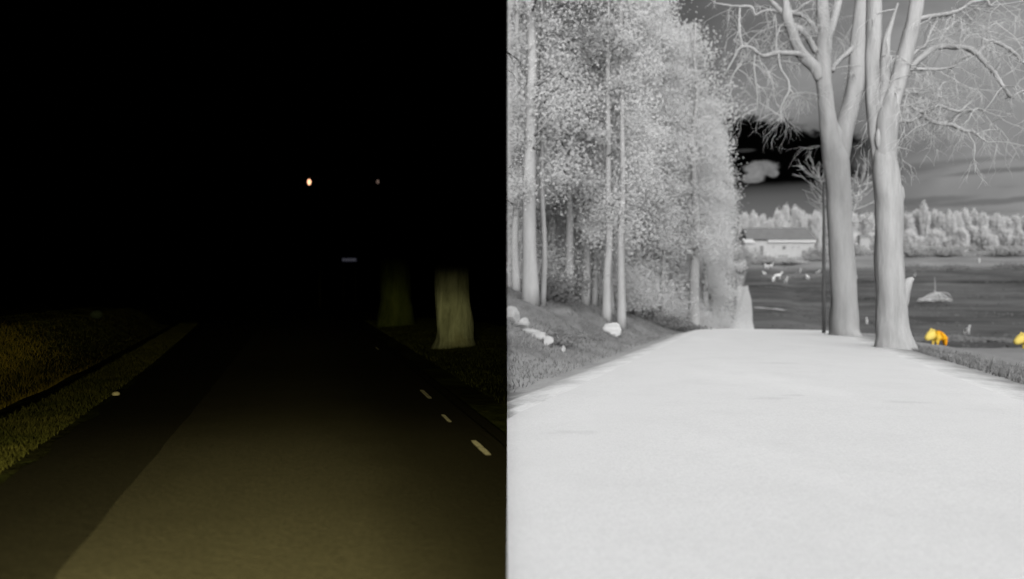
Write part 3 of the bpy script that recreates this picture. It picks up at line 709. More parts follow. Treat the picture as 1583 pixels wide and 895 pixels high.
# second small building between the two big trunks: only its dark roof shows
hx3 = at(1322, 330)
b3 = thing('outbuilding', 'little outbuilding with dark roof seen between the two big trunks', 'outbuilding', (hx3, 321, gz(hx3, 321)))
zc = CAMZ + (HY - 365) / F * 318 - gz(hx3, 318)
a = Acc(); box(a, -2.2, 2.2, 0, 3.5, -1, zc - .6); mk('wall', flat(a.mesh('wall')), M_far, b3)
a = Acc(); a.v = [Vector(p) for p in ((-2.6, -.4, zc - .7), (2.6, -.4, zc - .7), (2.6, 4, zc - .7), (-2.6, 4, zc - .7), (-1.5, 1.8, zc + .9), (1.6, 1.8, zc + .9))]
a.f = [(0, 1, 5, 4), (2, 3, 4, 5), (0, 4, 3), (1, 2, 5), (0, 3, 2, 1)]; mk('roof', flat(a.mesh('roof')), M_dark, b3)

def far_tree(px, Y, top, wpx, mat, label, n=1500, group='far tree line behind the fields', low=0.05):
    X = at(px, Y); z = gz(X, Y); h = CAMZ + (HY - top) / F * Y - z; w = wpx / 2 * Y / F
    root = thing('far_tree', label, 'tree', (X, Y, z), group)
    a = Acc(); a.add(tube([Vector((0, 0, -.5)), Vector((0.1, 0, h * .5)), Vector((0, 0, h * .95))], [.28, .18, .03], 6)); mk('trunk', a.mesh('trunk'), M_far, root)
    nc = 60; hs = rng.uniform(0, 1, nc); prof = w * (0.55 + .5 * np.sin(np.pi * np.clip(hs * .9 + .1, 0, 1))) ; anx = rng.uniform(0, 6.28, nc); r_ = prof * np.sqrt(rng.uniform(0, 1, nc))
    cc = np.stack([r_ * np.cos(anx), r_ * np.sin(anx), h * (low + (0.97 - low) * hs)], 1)
    idx = rng.integers(0, nc, n); C = cc[idx] + rng.normal(size=(n, 3)) * np.array([w * .13, w * .13, h * .085]); C[:, 2] = np.abs(C[:, 2])
    m = C[:, 2] < h * (1.03 - .35 * ((C[:, 0] ** 2 + C[:, 1] ** 2) / (w * 1.3) ** 2) + rng.normal(size=len(C)) * .04); mk('crown', quads('crown', leaf_quads(C[m], .34, aspect=1.3)), mat, root)
tops = [(1120, 326), (1150, 330), (1165, 331), (1180, 333), (1192, 338), (1204, 326), (1216, 318), (1228, 321), (1240, 328), (1252, 331), (1262, 327), (1275, 326), (1290, 330), (1305, 330), (1318, 328), (1332, 331), (1345, 330), (1360, 330), (1375, 328), (1390, 330), (1405, 331), (1418, 326), (1430, 313), (1442, 327), (1455, 329), (1468, 328), (1480, 327), (1492, 325), (1505, 326), (1518, 333), (1530, 337), (1542, 334), (1555, 336), (1568, 333), (1582, 334), (1598, 332), (1615, 330), (1640, 328), (1665, 330)]
for px, tp in tops:
    far_tree(px + rr.uniform(-2, 2), 352 + rr.uniform(-8, 8), tp + rr.uniform(-2, 2), 17, M_far, 'pale misty tree in the far tree line along the top of the fields', 3600)
for px in np.arange(1296, 1680, 16):
    far_tree(px + rr.uniform(-4, 4), 326 + rr.uniform(-7, 7) - (px - 1300) * .10, rr.uniform(346, 368), 19, M_far, 'shorter pale tree standing in front of the far tree line', 3200, 'shorter trees before the far tree line', 0.0)
M_hedge = grey('hedge_leaf', .26, .40, .3)
for i, (px, Y, w, h, lab) in enumerate(((1149, 285, 9, 7.5, 'tall pale bush left of the farm shed'), (1140, 262, 5, 5.0, 'pale rounded bush where the lane disappears'), (1190, 283, 9, 2.4, 'low grey bush in front of the farm door'), (1222, 286, 12, 2.2, 'wide grey bush before the farm windows'), (1262, 294, 8, 5.0, 'grey bush at the right end of the farm'), (1136, 232, 4, 3.0, 'dark low bush at the bend of the lane'), (1126, 196, 4, 3.2, 'grey bush left of the far lane'),
                                              (1324, 312, 9, 5.2, 'grey bush hiding the walls of the little outbuilding'), (1408, 290, 16, 4.5, 'grey bush right behind the leaning tree trunk, at the foot of the far trees'), (1465, 285, 12, 3.4, 'grey bush near the middle of the far field edge'), (1555, 275, 18, 3.4, 'long low grey bush at the right of the far field edge'))):
    shrub(at(px, Y), Y, w, h, 2200, .38, M_hedge if i not in (5,) else M_dshrub, lab)
for i, (px0, px1, Y, h, lab) in enumerate(((1404, 1680, 236, 1.7, 'dark low hedge across the upper field on the right'), (1176, 1268, 232, 1.3, 'dark low hedge below the white animals before the farm'), (1400, 1680, 78, .5, 'faint dark hedge line across the lower right field'))):
    root = thing('hedge', lab, 'hedge', (at((px0 + px1) / 2, Y), Y, gz(at((px0 + px1) / 2, Y), Y))); n = 7000
    xs = rng.uniform(at(px0, Y), at(px1, Y), n); ys = Y + rng.normal(size=n) * .8 + np.sin(xs * .06) * 3 ; zz = np.array([gz(x, y) for x, y in zip(xs, ys)])
    C = np.stack([xs, ys, zz + np.abs(rng.normal(size=n)) * h * .5 * (0.6 + .5 * np.sin(xs * .31) * np.sin(xs * .13))], 1) - np.array(root.location)
    mk('foliage', quads('foliage', leaf_quads(C, .32 if Y > 100 else .16)), M_dshrub, root)

def skin_body(name, J, E, Rd, sub=2):
    me = bpy.data.meshes.new(name); me.from_pydata(J, E, []); o = bpy.data.objects.new(name, me); COL.objects.link(o)
    m = o.modifiers.new('skin', 'SKIN'); m.use_smooth_shade = True
    for i, r_ in enumerate(Rd): me.skin_vertices[0].data[i].radius = (r_, r_)
    me.skin_vertices[0].data[0].use_root = True
    o.modifiers.new('sub', 'SUBSURF').levels = sub
    dg = bpy.context.evaluated_depsgraph_get(); out = bpy.data.meshes.new_from_object(o.evaluated_get(dg)); out.name = name
    bpy.data.objects.remove(o); bpy.data.meshes.remove(me); return out
# deer: body along X, head at -X, hooves at z=0
DJ = [(0.35, 0, .78), (0, 0, .76), (-.35, 0, .80), (-.55, 0, 1.02), (-.66, 0, 1.22), (-.86, 0, 1.14),
      (-.36, .10, .52), (-.36, .10, .28), (-.36, .10, .02), (-.36, -.10, .52), (-.36, -.10, .28), (-.36, -.10, .02),
      (.40, .11, .52), (.48, .11, .30), (.42, .11, .02), (.40, -.11, .52), (.48, -.11, .30), (.42, -.11, .02), (.50, 0, .84), (-.62, .12, 1.36), (-.62, -.12, 1.36)]
DE = [(0, 1), (1, 2), (2, 3), (3, 4), (4, 5), (2, 6), (6, 7), (7, 8), (2, 9), (9, 10), (10, 11), (0, 12), (12, 13), (13, 14), (0, 15), (15, 16), (16, 17), (0, 18), (4, 19), (4, 20)]
DR = [.20, .21, .19, .10, .10, .045, .06, .035, .028, .06, .035, .028, .085, .04, .028, .085, .04, .028, .04, .03, .03]
deer_me = skin_body('deer_body', DJ, DE, DR)
GJ = list(DJ); GJ[3] = (-.66, 0, .66); GJ[4] = (-.80, 0, .36); GJ[5] = (-.94, 0, .14); GJ[19] = (-.80, .12, .46); GJ[20] = (-.80, -.12, .46)
graze_me = skin_body('grazing_deer_body', GJ, DE, DR)
deer_me.materials.append(M_deer); graze_me.materials.append(M_deer)
def deer(px, py, hpx, rot, lab, graze=False):
    # find where the ray through the feet meets the ground
    X, Y = None, None
    for Yt in np.arange(30, 420, 0.5):
        Xt = at(px, Yt)
        if gz(Xt, Yt) >= CAMZ - (py - HY) / F * Yt and (Yt > 50 or px > 1330): X, Y = Xt, Yt; break
    if X is None: return
    k = hpx * Y / F / (1.36 if not graze else 0.98)
    root = thing('deer', lab, 'deer', (X, Y, gz(X, Y) + .02), 'glowing white animals scattered over the fields', rot)
    root.scale = (k, k, k)
    o = bpy.data.objects.new('body', graze_me if graze else deer_me); COL.objects.link(o); WARM.objects.link(o); o.parent = root
R_ = math.radians
deer(1185, 416, 9, R_(30), 'white-hot animal at the upper left, just below the farm door')
deer(1191, 415, 8, R_(150), 'white-hot animal touching the upper left one, forming a V with it')
deer(1230, 408, 8, R_(85), 'small slim white animal nearest the farm windows')
deer(1237, 422, 7, R_(80), 'small white animal below the slim one nearest the farm')
deer(1182, 426, 7, R_(20), 'faint white animal left of the big bright pair')
deer(1202, 433, 13, R_(160), 'largest and brightest white animal in the group before the farm')
deer(1196, 436, 9, R_(60), 'white animal tucked at the lower left of the largest one', True)
deer(1215, 438, 10, R_(95), 'white upright animal right of the largest one')
deer(1249, 433, 9, R_(40), 'white animal between the middle of the field and the pole')
deer(1264, 427, 9, R_(110), 'white animal closest to the pole')
deer(1321, 415, 5, R_(90), 'tiny white animal highest in the gap between the big trunks')
deer(1324, 432, 6, R_(70), 'tiny white animal halfway down the gap between the big trunks')
deer(1340, 502, 11, R_(60), 'bright white animal low in the gap between the big trunks')
deer(1495, 517, 14, R_(87), 'slim white upright animal right of the yellow boar')
deer(1414, 429, 6, R_(80), 'dim small white animal just right of the broken stub')
deer(1514, 407, 8, R_(50), 'white animal at the far field edge below the tree line on the right')

# boars: stocky, head low to the -X side
BJ = [(.38, 0, .66), (.10, 0, .70), (-.20, 0, .72), (-.46, 0, .68), (-.72, 0, .54), (-.92, 0, .40),
      (-.26, .14, .38), (-.28, .14, .02), (-.22, -.14, .38), (-.16, -.14, .02), (.44, .14, .36), (.54, .14, .02), (.40, -.14, .36), (.36, -.14, .02), (-.40, .16, 1.12), (-.44, -.16, 1.08), (.60, 0, .56)]
BE = [(0, 1), (1, 2), (2, 3), (3, 4), (4, 5), (2, 6), (6, 7), (2, 8), (8, 9), (0, 10), (10, 11), (0, 12), (12, 13), (3, 14), (3, 15), (0, 16)]
BR = [.28, .30, .31, .27, .25, .13, .10, .055, .10, .055, .11, .055, .11, .055, .05, .05, .03]
boar_me = skin_body('boar_body', BJ, BE, BR); boar_me.materials.append(M_boar)
for px, Yb, k, rot, lab in ((1451, 34, .76, R_(8), 'yellow and orange glowing wild boar facing left, standing right of the big tree'),
                            (1592, 33.5, .76, R_(-6), 'yellow wild boar cut off by the right picture edge, head towards the other one')):
    X = at(px, Yb); root = thing('wild_boar', lab, 'wild boar', (X, Yb, gz(X, Yb) + .0), 'glowing yellow boars in the near field', rot); root.scale = (k,) * 3
    o = bpy.data.objects.new('body', boar_me); COL.objects.link(o); WARM.objects.link(o); o.parent = root
    print('boar feet py', HY + (CAMZ - gz(X, Yb)) / Yb * F)

# arching brush heap with an upright stem in the field
Xb, Yb = None, None
for Yt in np.arange(60, 300, .5):
    if gz(at(1445, Yt), Yt) >= CAMZ - (466 - HY) / F * Yt: Xb, Yb = at(1445, Yt), Yt; break
root = thing('brush_heap', 'pale arching heap of branches with one thin upright stem in the right field', 'brush heap', (Xb, Yb, gz(Xb, Yb)))
k = Yb / F; a = Acc(); rd = random.Random(3)
for i in range(60):
    an = rd.choice((0, math.pi)) + rd.gauss(0, .45); L = rd.uniform(5, 29) * k * (.85 if math.cos(an) > 0 else 1); h0 = rd.choice((4, 7, 11, 12)) * k * rd.uniform(.7, 1.1)
    w_ = lambda q_: Vector((rd.gauss(0, q_), rd.gauss(0, q_), rd.gauss(0, q_ * .6))); P, Rr = spline([w_(.4) + Vector((0, 0, h0)), w_(.35) + Vector((math.cos(an) * L * .35, math.sin(an) * L * .35, h0 * rd.uniform(.6, 1.0))), w_(.3) + Vector((math.cos(an) * L * .75, math.sin(an) * L * .75, h0 * rd.uniform(.2, .6))), Vector((math.cos(an) * L, math.sin(an) * L, -.05))], [.09, .08, .07, .03], 4)
    a.add(tube(P, Rr, 5))
mk('branches', a.mesh('branches'), M_eave, root)
a = Acc(); a.add(tube([Vector((0, 0, 0)), Vector((.1, 0, 18 * k)), Vector((0, 0, 38 * k))], [.10, .08, .03], 6)); mk('stem', a.mesh('stem'), M_trunk, root)
rock(at(1513, 50), 50, .35, .3, .2, M_rock, 'pale flat stone in the field up and right of the slim white animal', 41)

# leafless saplings beside the forked trunk
def sapling(px, Y, top, spread, label, n=26, lx=0.0):
    X = at(px, Y); z = gz(X, Y); h = CAMZ + (HY - top) / F * Y - z; root = thing('sapling', label, 'sapling', (X, Y, z)); a = Acc(); rd = random.Random(int(px))
    mk_ = Acc(); mk_.add(tube([Vector((0, 0, -.1)), Vector((0, .1, h * .6)), Vector((lx * .8, 0, h * .9))], [.07, .05, .015], 8)); mk('trunk', mk_.mesh('trunk'), M_twig, root)
    for i in range(n):
        u_ = rd.uniform(.62, .9); b = Vector((lx * .8 * max(0, (u_ - .6) / .3), 0, h * u_)); d = Vector((rd.gauss(0, 1), rd.gauss(0, 1), rd.gauss(.9, .5))).normalized(); L = spread * rd.uniform(.5, 1)
        P, Rr = spline([b, b + d * L * .5 + Vector((rd.gauss(0, .1), 0, 0)), b + d * L + Vector((0, 0, .15 * L))], [.02, .014, .006], 4); a.add(tube(P, Rr, 5))
        for _ in range(3):
            j = rd.randint(2, len(P) - 1); d2 = (d + Vector((rd.gauss(0, .7), rd.gauss(0, .7), rd.gauss(.2, .6)))).normalized(); a.add(tube([P[j], P[j] + d2 * L * .35], [.012, .004], 4))
    mk('twigs', a.mesh('twigs'), M_twig, root)
sapling(1292, 34, 246, 1.5, 'bare twiggy sapling left of the forked trunk with its tips against the black sky', 40, -1.0)
sapling(1314, 36, 252, 1.5, 'bare sapling with upright shoots in the gap between the big trunks', 34, .75)

# grass tufts on the verges
def tufts(name, pts, hgt, mat, half=WARM, wdt=.012, kind='stuff', zf=gz, keep=1):
    Q = []
    n = len(pts); P = np.array([(x, y, zf(x, y)) for x, y in pts]); an = rng.uniform(0, 6.28, n); hh = hgt * rng.uniform(.4, 1.3, n)[:, None]
    sd_ = np.stack([np.cos(an), np.sin(an), np.zeros(n)], 1) * wdt; ln = np.concatenate([rng.normal(size=(n, 2)) * .35, np.ones((n, 1))], 1) * hh
    Q = np.stack([P - sd_, P + sd_, P + ln + sd_ * .25, P + ln - sd_ * .25], 1); Q = trimx(Q, 0.0, keep)
    return tag(mk(name, quads(name, Q), mat, half=half), kind=kind)
pts = []
for _ in range(42000):
    s = rng.uniform(6, 58); sd0 = rng.random()
    t_ = -4.3 - rng.gamma(1.6, 2.0) if sd0 < .75 or s > 30 else 4.0 + rng.gamma(1.2, .45)
    x, y = to_xy(s, t_)
    if x > 0: pts.append((x, y))
gr = tufts('grass', pts, .085, grey('dry_grass', .22, .36, .5)); gr['label'] = 'short grey grass on both road verges'; gr['category'] = 'grass'

pts = []
for _ in range(26000):
    s_ = 60 + 230 * rng.random() ** 1.3; t_ = rng.uniform(-3, 240)
    c_ = math.sin(s_ * .31 + 2 * math.sin(t_ * .05)) + math.sin(t_ * .21 + s_ * .09) + rng.normal() * .6
    if c_ > .4 and t_ > float(road_c(s_)) + 3.0: pts.append(to_xy(s_, t_))
P_ = np.array([(x, y, gz(x, y) + .08) for x, y in pts]); Q_ = trimx(leaf_quads(P_, .30, bias=(0, -.5, .8), spread=.5, aspect=2.5))
tu = tag(mk('field_grass', quads('field_grass', Q_), grey('tussock', .09, .18, .2)), 'low rough tussocks scattered over the dark field', 'grass', kind='stuff')

# ------------------------------------------------------------------ NIGHT HALF (left): unlit road in low-beam headlights
SLP = 0.0155
def G(px, py): Y = CAMZ / (SLP + (py - HY) / F); return (px - CX) / F * Y, Y
def zl(X, Y):
    # left bank and ditch, right verge
    d = left_d(X, Y); z = SLP * Y
    z = z - 0.09 * sm((d - .75) / .5) * (1 - sm((d - 1.3) / .7)) + 0.62 * sm((d - 1.25) / 1.6) + .25 * sm((d - 3) / 4)
    r_ = right_d(X, Y)
    z = z + 0.10 * sm((r_ - .7) / 2.0)
    z = z + .02 * math.sin(X * 4.1 + Y) * math.sin(Y * 2.3) * min(1, max(0, max(d, r_) - .3))
    return float(z)
LP = [(-0.2, -3.0), (-2.0, 0.8), (-3.41, 4.79), (-3.99, 6.5), (-5.6, 11.0), (-7.5, 16), (-9.8, 22), (-15.2, 36), (-36, 90), (-420, 620)]
LPy = np.array([p[1] for p in LP]); LPx = np.array([p[0] for p in LP])
_ly = np.arange(-16, 640, .5); _lx = np.interp(_ly, LPy, LPx); _kk = np.hanning(15); _kk /= _kk.sum(); _lx = np.convolve(np.pad(_lx, 7, mode='edge'), _kk, 'valid')
def left_x(Y): return np.interp(Y, _ly, _lx)
def left_d(X, Y): return (left_x(Y) - X) * 0.93
def right_x(Y): return -0.208 - (Y - 5.87) * 0.265
def right_d(X, Y): return (X - right_x(Y)) * 0.966
def night_ground():
    t = NT('night_verge'); pos = t.n('ShaderNodeNewGeometry').outputs['Position']
    f = t.noise(pos, 3.2, 6, .7); b = t.noise(pos, .75, 4, .6, .6); fi = t.noise(pos, 30, 4, .7)
    c = t.ramp(f, [(0.3, (.035, .05, .016)), (.55, (.07, .085, .028)), (.75, (.13, .13, .055))])
    c = t.mix(t.sstep(b, .40, .55), c, (.022, .022, .012)); c = t.mix(t.math('MULTIPLY', fi, .5), c, (.06, .06, .03))
    return t.surf(c, bump=f, bs=.8, bd=.08)
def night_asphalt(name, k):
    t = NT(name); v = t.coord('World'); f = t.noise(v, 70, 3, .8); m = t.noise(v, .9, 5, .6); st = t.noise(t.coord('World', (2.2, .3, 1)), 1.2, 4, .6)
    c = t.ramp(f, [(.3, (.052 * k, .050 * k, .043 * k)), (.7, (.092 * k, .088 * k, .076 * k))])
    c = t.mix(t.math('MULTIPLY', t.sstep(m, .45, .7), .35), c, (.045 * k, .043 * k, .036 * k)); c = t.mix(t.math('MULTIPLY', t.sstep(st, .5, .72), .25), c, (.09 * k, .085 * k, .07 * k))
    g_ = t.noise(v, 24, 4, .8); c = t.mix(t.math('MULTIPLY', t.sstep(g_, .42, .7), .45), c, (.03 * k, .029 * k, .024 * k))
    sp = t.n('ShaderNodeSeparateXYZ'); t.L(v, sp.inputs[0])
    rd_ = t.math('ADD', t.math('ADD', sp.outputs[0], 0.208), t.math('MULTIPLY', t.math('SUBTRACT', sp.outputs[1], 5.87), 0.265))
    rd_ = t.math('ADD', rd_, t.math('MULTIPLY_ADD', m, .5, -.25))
    c = t.mix(t.math('MULTIPLY', t.sstep(rd_, -1.6, -.4), .8), c, (.022, .021, .016))  # headlight falloff painted in: asphalt darkens towards the right edge
    return t.surf(c, bump=g_, bs=.6, bd=.01, rough=.9, spec=.1)
ys = np.concatenate([np.arange(-12, 3, 1.0), np.arange(3, 24, .3), np.arange(24, 60, 1.5), np.geomspace(60, 600, 18)])
offs = np.concatenate([-np.geomspace(.05, 420, 40)[::-1]])
vs, fs = [], []
for y in ys:
    w0 = -float(left_x(y))     # verge edge distance from the seam
    xs = np.concatenate([-w0 - np.concatenate([np.geomspace(6, 500, 18)[::-1], np.arange(5.6, 0, -.25)]), -w0 * np.linspace(1, 0, 34)])
    for x in xs: vs.append((x, y, zl(x, y)))
    ncol = len(xs)
for i in range(len(ys) - 1):
    for j in range(ncol - 1):
        a0 = i * ncol + j; fs.append((a0, a0 + 1, a0 + ncol + 1, a0 + ncol))
tag(mk('ground', pydata('ground', vs, fs), night_ground(), half=NIGHT), kind='structure')
# asphalt: dark lane and the paler lane, edge to edge
mid = [(-.25, -1.0), (-1.2, 1.5), (-2.04, 3.2), (-3.1, 6.7), (-3.7, 8.7), (-5.1, 13.2), (-7.2, 20), (-12.2, 36)]
def mid_x(Y): return np.interp(Y, [p[1] for p in mid], [p[0] for p in mid])
def ribbon(name, fl, fr, mat, up, y0, y1, half=NIGHT, jit=0.0, nx=14):
    vs, fs = [], []; Y = np.arange(y0, y1, .25); n = nx
    for y in Y:
        l, r_ = float(fl(y)) + jit * (math.sin(y * 5.3) * math.sin(y * 1.9)), min(float(fr(y)), 0.0)
        if r_ < l: r_ = l
        for k in range(n): x = l + (r_ - l) * k / (n - 1); vs.append((x, y, zl(x, y) + up))
    for i in range(len(Y) - 1):
        for k in range(n - 1): a0 = i * n + k; fs.append((a0, a0 + 1, a0 + n + 1, a0 + n))
    me = pydata(name, vs, fs); return tag(mk(name, me, mat, half=half), kind='structure')
ribbon('road', lambda y: left_x(y), lambda y: right_x(y) + .35, night_asphalt('dark_asphalt', .46), .010, -3, 35, jit=.06)
ribbon('lane', lambda y: mid_x(y), lambda y: right_x(y) + .20, night_asphalt('pale_asphalt', 1.0), .018, -1, 34, jit=.01)
# worn white edge dashes
M_paint = NT('worn_white_paint'); _f = M_paint.noise(M_paint.coord('World'), 18, 4, .7)
M_paint = M_paint.surf(M_paint.ramp(_f, [(.3, (.5, .48, .42)), (.5, (.97, .95, .9))]))
for (px, py, L, w) in ((743, 696, .58, .027), (690, 650, .46, .019), (658, 612, .80, .027), (583, 540, .8, .02)):
    X, Y = G(px, py); d = Vector((-.256, .967, 0)); nn = Vector((.967, .256, 0)); vs, fs = [], []
    for i in range(9):
        p = Vector((X, Y, 0)) + d * (i / 8 - .5) * L; ww = w * (1 + .08 * math.sin(i * 2.3 + px)) * (.7 if i in (0, 8) else 1)
        for s_ in (-1, 1): q_ = p + nn * ww * s_; vs.append((q_.x, q_.y, zl(q_.x, q_.y) + .024))
    for i in range(8): fs.append((i * 2, i * 2 + 1, i * 2 + 3, i * 2 + 2))
    tag(mk('edge_line', pydata('edge_line', vs, fs), M_paint, half=NIGHT), kind='structure')
# verge grass lit by the beams
def gmat(name, c0, c1):
    t = NT(name); f = t.noise(t.coord('World'), 2.0, 4, .6); return t.surf(t.ramp(f, [(.3, c0), (.7, c1)]))
M_ng = gmat('night_grass', (.04, .048, .014), (.11, .108, .036)); M_nd = gmat('dim_night_grass', (.02, .026, .008), (.06, .065, .02)); M_ny = gmat('yellow_grass', (.10, .085, .015), (.22, .17, .03))  # dim grass is a darkened copy, the weaker beam put into its colour
def lawn(name, n, fn, h, mat, lab, w=.004):
    pts = []
    while len(pts) < n:
        p = fn()
        if p[0] < -.02: pts.append(p)
    o = tufts(name, pts, h, mat, NIGHT, w, 'stuff', zl, -1); o['label'] = lab; o['category'] = 'grass'
def f_left():
    y = 3.6 + 26 * rng.random() ** 1.5; d = rng.choice([rng.uniform(.12, .85), rng.uniform(1.3, 4.5)], p=[.45, .55]); return float(left_x(y)) - d, y
def f_right():
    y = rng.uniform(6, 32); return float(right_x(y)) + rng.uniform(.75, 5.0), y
def f_yel():
    y = max(5, rng.normal(10.2, 1.7)); return float(left_x(y)) - max(1.3, rng.normal(2.9, .9)), y
lawn('grass', 60000, f_left, .045, M_ng, 'green grass strips on the lit left verge of the dark road')
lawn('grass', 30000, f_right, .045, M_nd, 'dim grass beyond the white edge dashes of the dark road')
lawn('grass', 16000, f_yel, .07, M_ny, 'yellowish dry grass patch at the far left edge of the picture')
# pale marker stone on the left edge, small boulder further back
def nrock(px, py, r_, alb, lab, seed, zoff=0):
    X, Y = G(px, py); me0 = rock(X, Y, r_, r_ * .8, r_, None, lab, seed, 'stone', 'stone')
    return me0
def night_rock(px, Y, r_, col, lab, seed, py):
    X = at(px, Y); bm = bmesh.new(); bmesh.ops.create_icosphere(bm, subdivisions=3, radius=r_); rd = random.Random(seed)
    for v in bm.verts: v.co *= 1 + .14 * math.sin(v.co.x * 7 / r_ * .3 + seed) * math.cos(v.co.y * 5 / r_ * .3) ; v.co.z *= .8
    me = bpy.data.meshes.new('stone'); bm.to_mesh(me); bm.free(); t = NT('stone_' + str(seed)); f = t.noise(t.coord('Object'), 3 / r_)
    o = mk('stone', me, t.surf(t.ramp(f, [(.3, tuple(c * .6 for c in col)), (.7, col)])), half=NIGHT, loc=(X, Y, CAMZ - (py - HY) / F * Y))
    return tag(o, lab, 'stone')
night_rock(179, 9.0, .045, (.7, .66, .55), 'tiny pale stone at the left edge of the dark road', 5, 609)
night_rock(148, 17.0, .14, (.04, .055, .045), 'faint greenish stone on the bank left of the dark road', 6, 486)

def night_bark():
    t = NT('mossy_bark'); v = t.coord('Object', (1.6, 1.6, .35)); f = t.noise(v, 3.0, 6, .65, .4); g_ = t.noise(t.coord('Object'), .9, 4)
    c = t.ramp(f, [(.28, (.12, .135, .11)), (.55, (.26, .29, .25)), (.75, (.38, .42, .38))]); c = t.mix(t.math('MULTIPLY', t.sstep(g_, .5, .68), .55), c, (.11, .105, .06))
    return t.surf(c, bump=f, bs=1.0, bd=.09)
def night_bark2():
    t = NT('dimmed_bark'); v = t.coord('Object', (1.6, 1.6, .35)); f = t.noise(v, 3.0, 6, .65, .4)
    return t.surf(t.ramp(f, [(.3, (.025, .036, .012)), (.7, (.075, .095, .035))]), bump=f, bs=.8, bd=.06)  # darker copy of the bark: weaker headlight put into its colour
NY1 = 16.3; X_ = at(701, NY1); nb1 = (X_, NY1, zl(X_, NY1)); py1 = HY + (CAMZ - nb1[2]) / NY1 * F; print('night trunk py', py1)
big_tree('roadside_tree', 'mossy trunk lit greenish yellow by headlights, nearest tree in the dark half', nb1, NY1,
         [[(703, py1 + 4, 72, 0), (702, 525, 60, 0), (701, 495, 55, 0), (700, 460, 53, 0), (699, 400, 51, 0), (697, 300, 50, 0), (694, 200, 50, 0)],
          [(692, 215, 36, 0), (676, 150, 30, 0), (660, 60, 24, 0), (650, -60, 16, 0), (640, -240, 5, 0)], [(700, 215, 34, .2), (712, 150, 28, .3), (722, 40, 22, .4), (718, -90, 14, .4), (712, -240, 5, .4)]],
         [[(664, 90, 14, 0), (630, 50, 10, -.4), (590, 40, 6, -.8), (560, 20, 2, -1)], [(698, 260, 10, 0), (650, 220, 7, .5), (610, 205, 3, 1)]], night_bark(), 41, 30, NIGHT)
NY2 = 27.0; X_ = at(612, NY2); nb2 = (X_, NY2, zl(X_, NY2)); py2 = HY + (CAMZ - nb2[2]) / NY2 * F; print('night trunk2 py', py2)
big_tree('roadside_tree', 'dim mossy trunk darkened as if barely lit by headlights, farther tree in the dark half', nb2, NY2,
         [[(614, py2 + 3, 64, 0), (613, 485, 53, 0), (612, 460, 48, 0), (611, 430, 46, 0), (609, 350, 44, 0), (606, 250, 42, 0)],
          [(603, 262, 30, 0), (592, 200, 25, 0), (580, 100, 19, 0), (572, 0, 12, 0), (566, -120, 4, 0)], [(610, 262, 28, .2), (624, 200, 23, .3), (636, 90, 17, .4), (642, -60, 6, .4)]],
         [[(585, 130, 10, 0), (550, 100, 6, -.4), (520, 80, 2, -.8)]], night_bark2(), 43, 24, NIGHT)

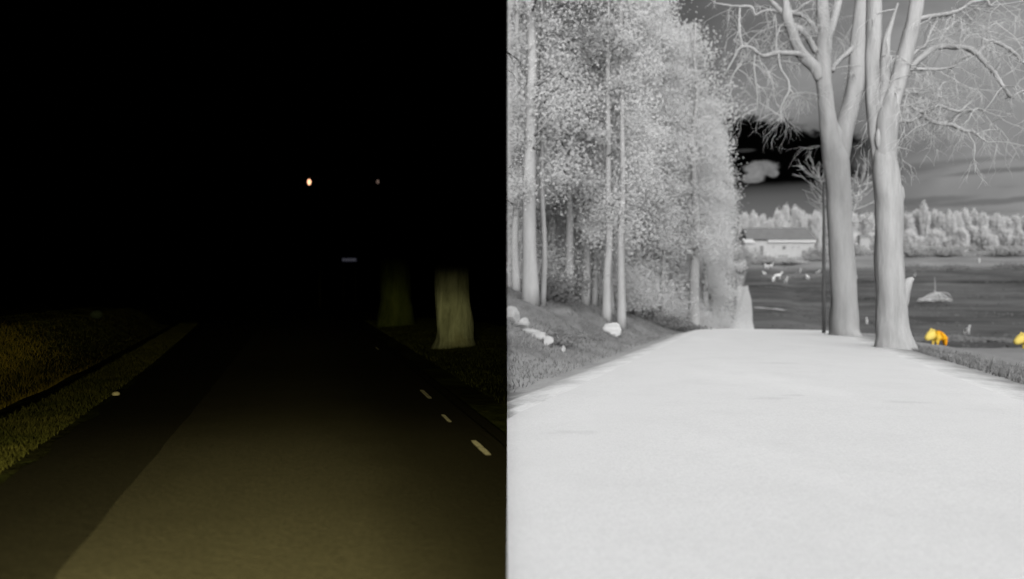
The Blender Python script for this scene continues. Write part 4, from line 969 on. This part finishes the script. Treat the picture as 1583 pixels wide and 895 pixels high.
# street lamps far off and a dim road sign, emission standing for reflected headlight
def emis(name, col, st):
    t = NT(name); e = t.n('ShaderNodeEmission'); e.inputs[0].default_value = (*col, 1); e.inputs[1].default_value = st; t.L(e.outputs[0], t.out.inputs[0]); return t.m
M_np = gmat('painted_post', (.02, .022, .02), (.035, .035, .03))
def street_lamp(px, py, Y, r_, col, st, lab):
    X = at(px, Y); z0 = zl(X, Y); zt = CAMZ + (HY - py) / F * Y
    root = thing('street_lamp', lab, 'street lamp', (X + .9, Y, z0), half=NIGHT); h = zt - z0
    a = Acc(); a.add(tube([Vector((0, 0, -.3)), Vector((0, 0, h * .6)), Vector((0, 0, h + .3))], [.10, .08, .05], 12)); mk('post', a.mesh('post'), M_np, root, NIGHT)
    a = Acc(); P, Rr = spline([Vector((0, 0, h + .2)), Vector((-.3, 0, h + .5)), Vector((-.8, 0, h + .48))], [.05, .04, .035], 5); a.add(tube(P, Rr, 8)); mk('arm', a.mesh('arm'), M_np, root, NIGHT)
    a = Acc(); a.add(tube([Vector((-.65, 0, h + .5)), Vector((-.85, 0, h + .42)), Vector((-1.15, 0, h + .40))], [.05, .12, .04], 10)); mk('lamp_head', a.mesh('lamp_head'), M_np, root, NIGHT)
    bm = bmesh.new(); bmesh.ops.create_uvsphere(bm, u_segments=20, v_segments=14, radius=1)
    for v in bm.verts:
        k = 1 if v.co.z > 0 else (1 - .25 * abs(v.co.z)); v.co = Vector((v.co.x * r_ * .62 * k, v.co.y * r_ * .62 * k, v.co.z * r_))
    me = bpy.data.meshes.new('bulb'); bm.to_mesh(me); bm.free()
    for p in me.polygons: p.use_smooth = True
    o = mk('bulb', me, emis('lamp_glow', col, st), root, NIGHT); o.location = (-.9, 0, h)
street_lamp(478, 281.5, 60, .25, (1.0, .50, .28), 2.2, 'bright distant street lamp glowing warm white over the dark road')
street_lamp(584, 281, 74, .22, (.9, .62, .5), .16, 'faint distant street lamp right of the bright one in the dark')
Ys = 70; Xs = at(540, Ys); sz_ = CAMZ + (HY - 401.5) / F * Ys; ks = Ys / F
sg = thing('road_sign', 'narrow dim bluish road sign, glow added for headlight reflection, hanging in the dark between lamps and road', 'road sign', (Xs, Ys, zl(Xs, Ys)), half=NIGHT); hz_ = sz_ - zl(Xs, Ys)
a = Acc(); box(a, -11 * ks, 11 * ks, -.05, .05, hz_ - 2.8 * ks, hz_ + 2.6 * ks); mk('panel', flat(a.mesh('panel')), emis('sign_reflection_glow', (.016, .016, .022), 1), sg, NIGHT)
for k in (-9, 9):
    a = Acc(); a.add(tube([Vector((k * ks, .1, -.3)), Vector((k * ks, .1, hz_)), Vector((k * ks, .1, hz_ + .1))], [.06, .06, .05], 10)); mk('post', a.mesh('post'), M_np, sg, NIGHT)
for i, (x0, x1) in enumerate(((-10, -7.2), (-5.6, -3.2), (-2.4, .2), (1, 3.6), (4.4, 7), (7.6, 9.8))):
    a = Acc(); box(a, x0 * ks, x1 * ks, -.075, -.055, hz_ - 1.5 * ks, hz_ + 1.4 * ks); mk('lettering', flat(a.mesh('lettering')), emis('letter_reflection_glow', (.040, .040, .048), 1), sg, NIGHT)
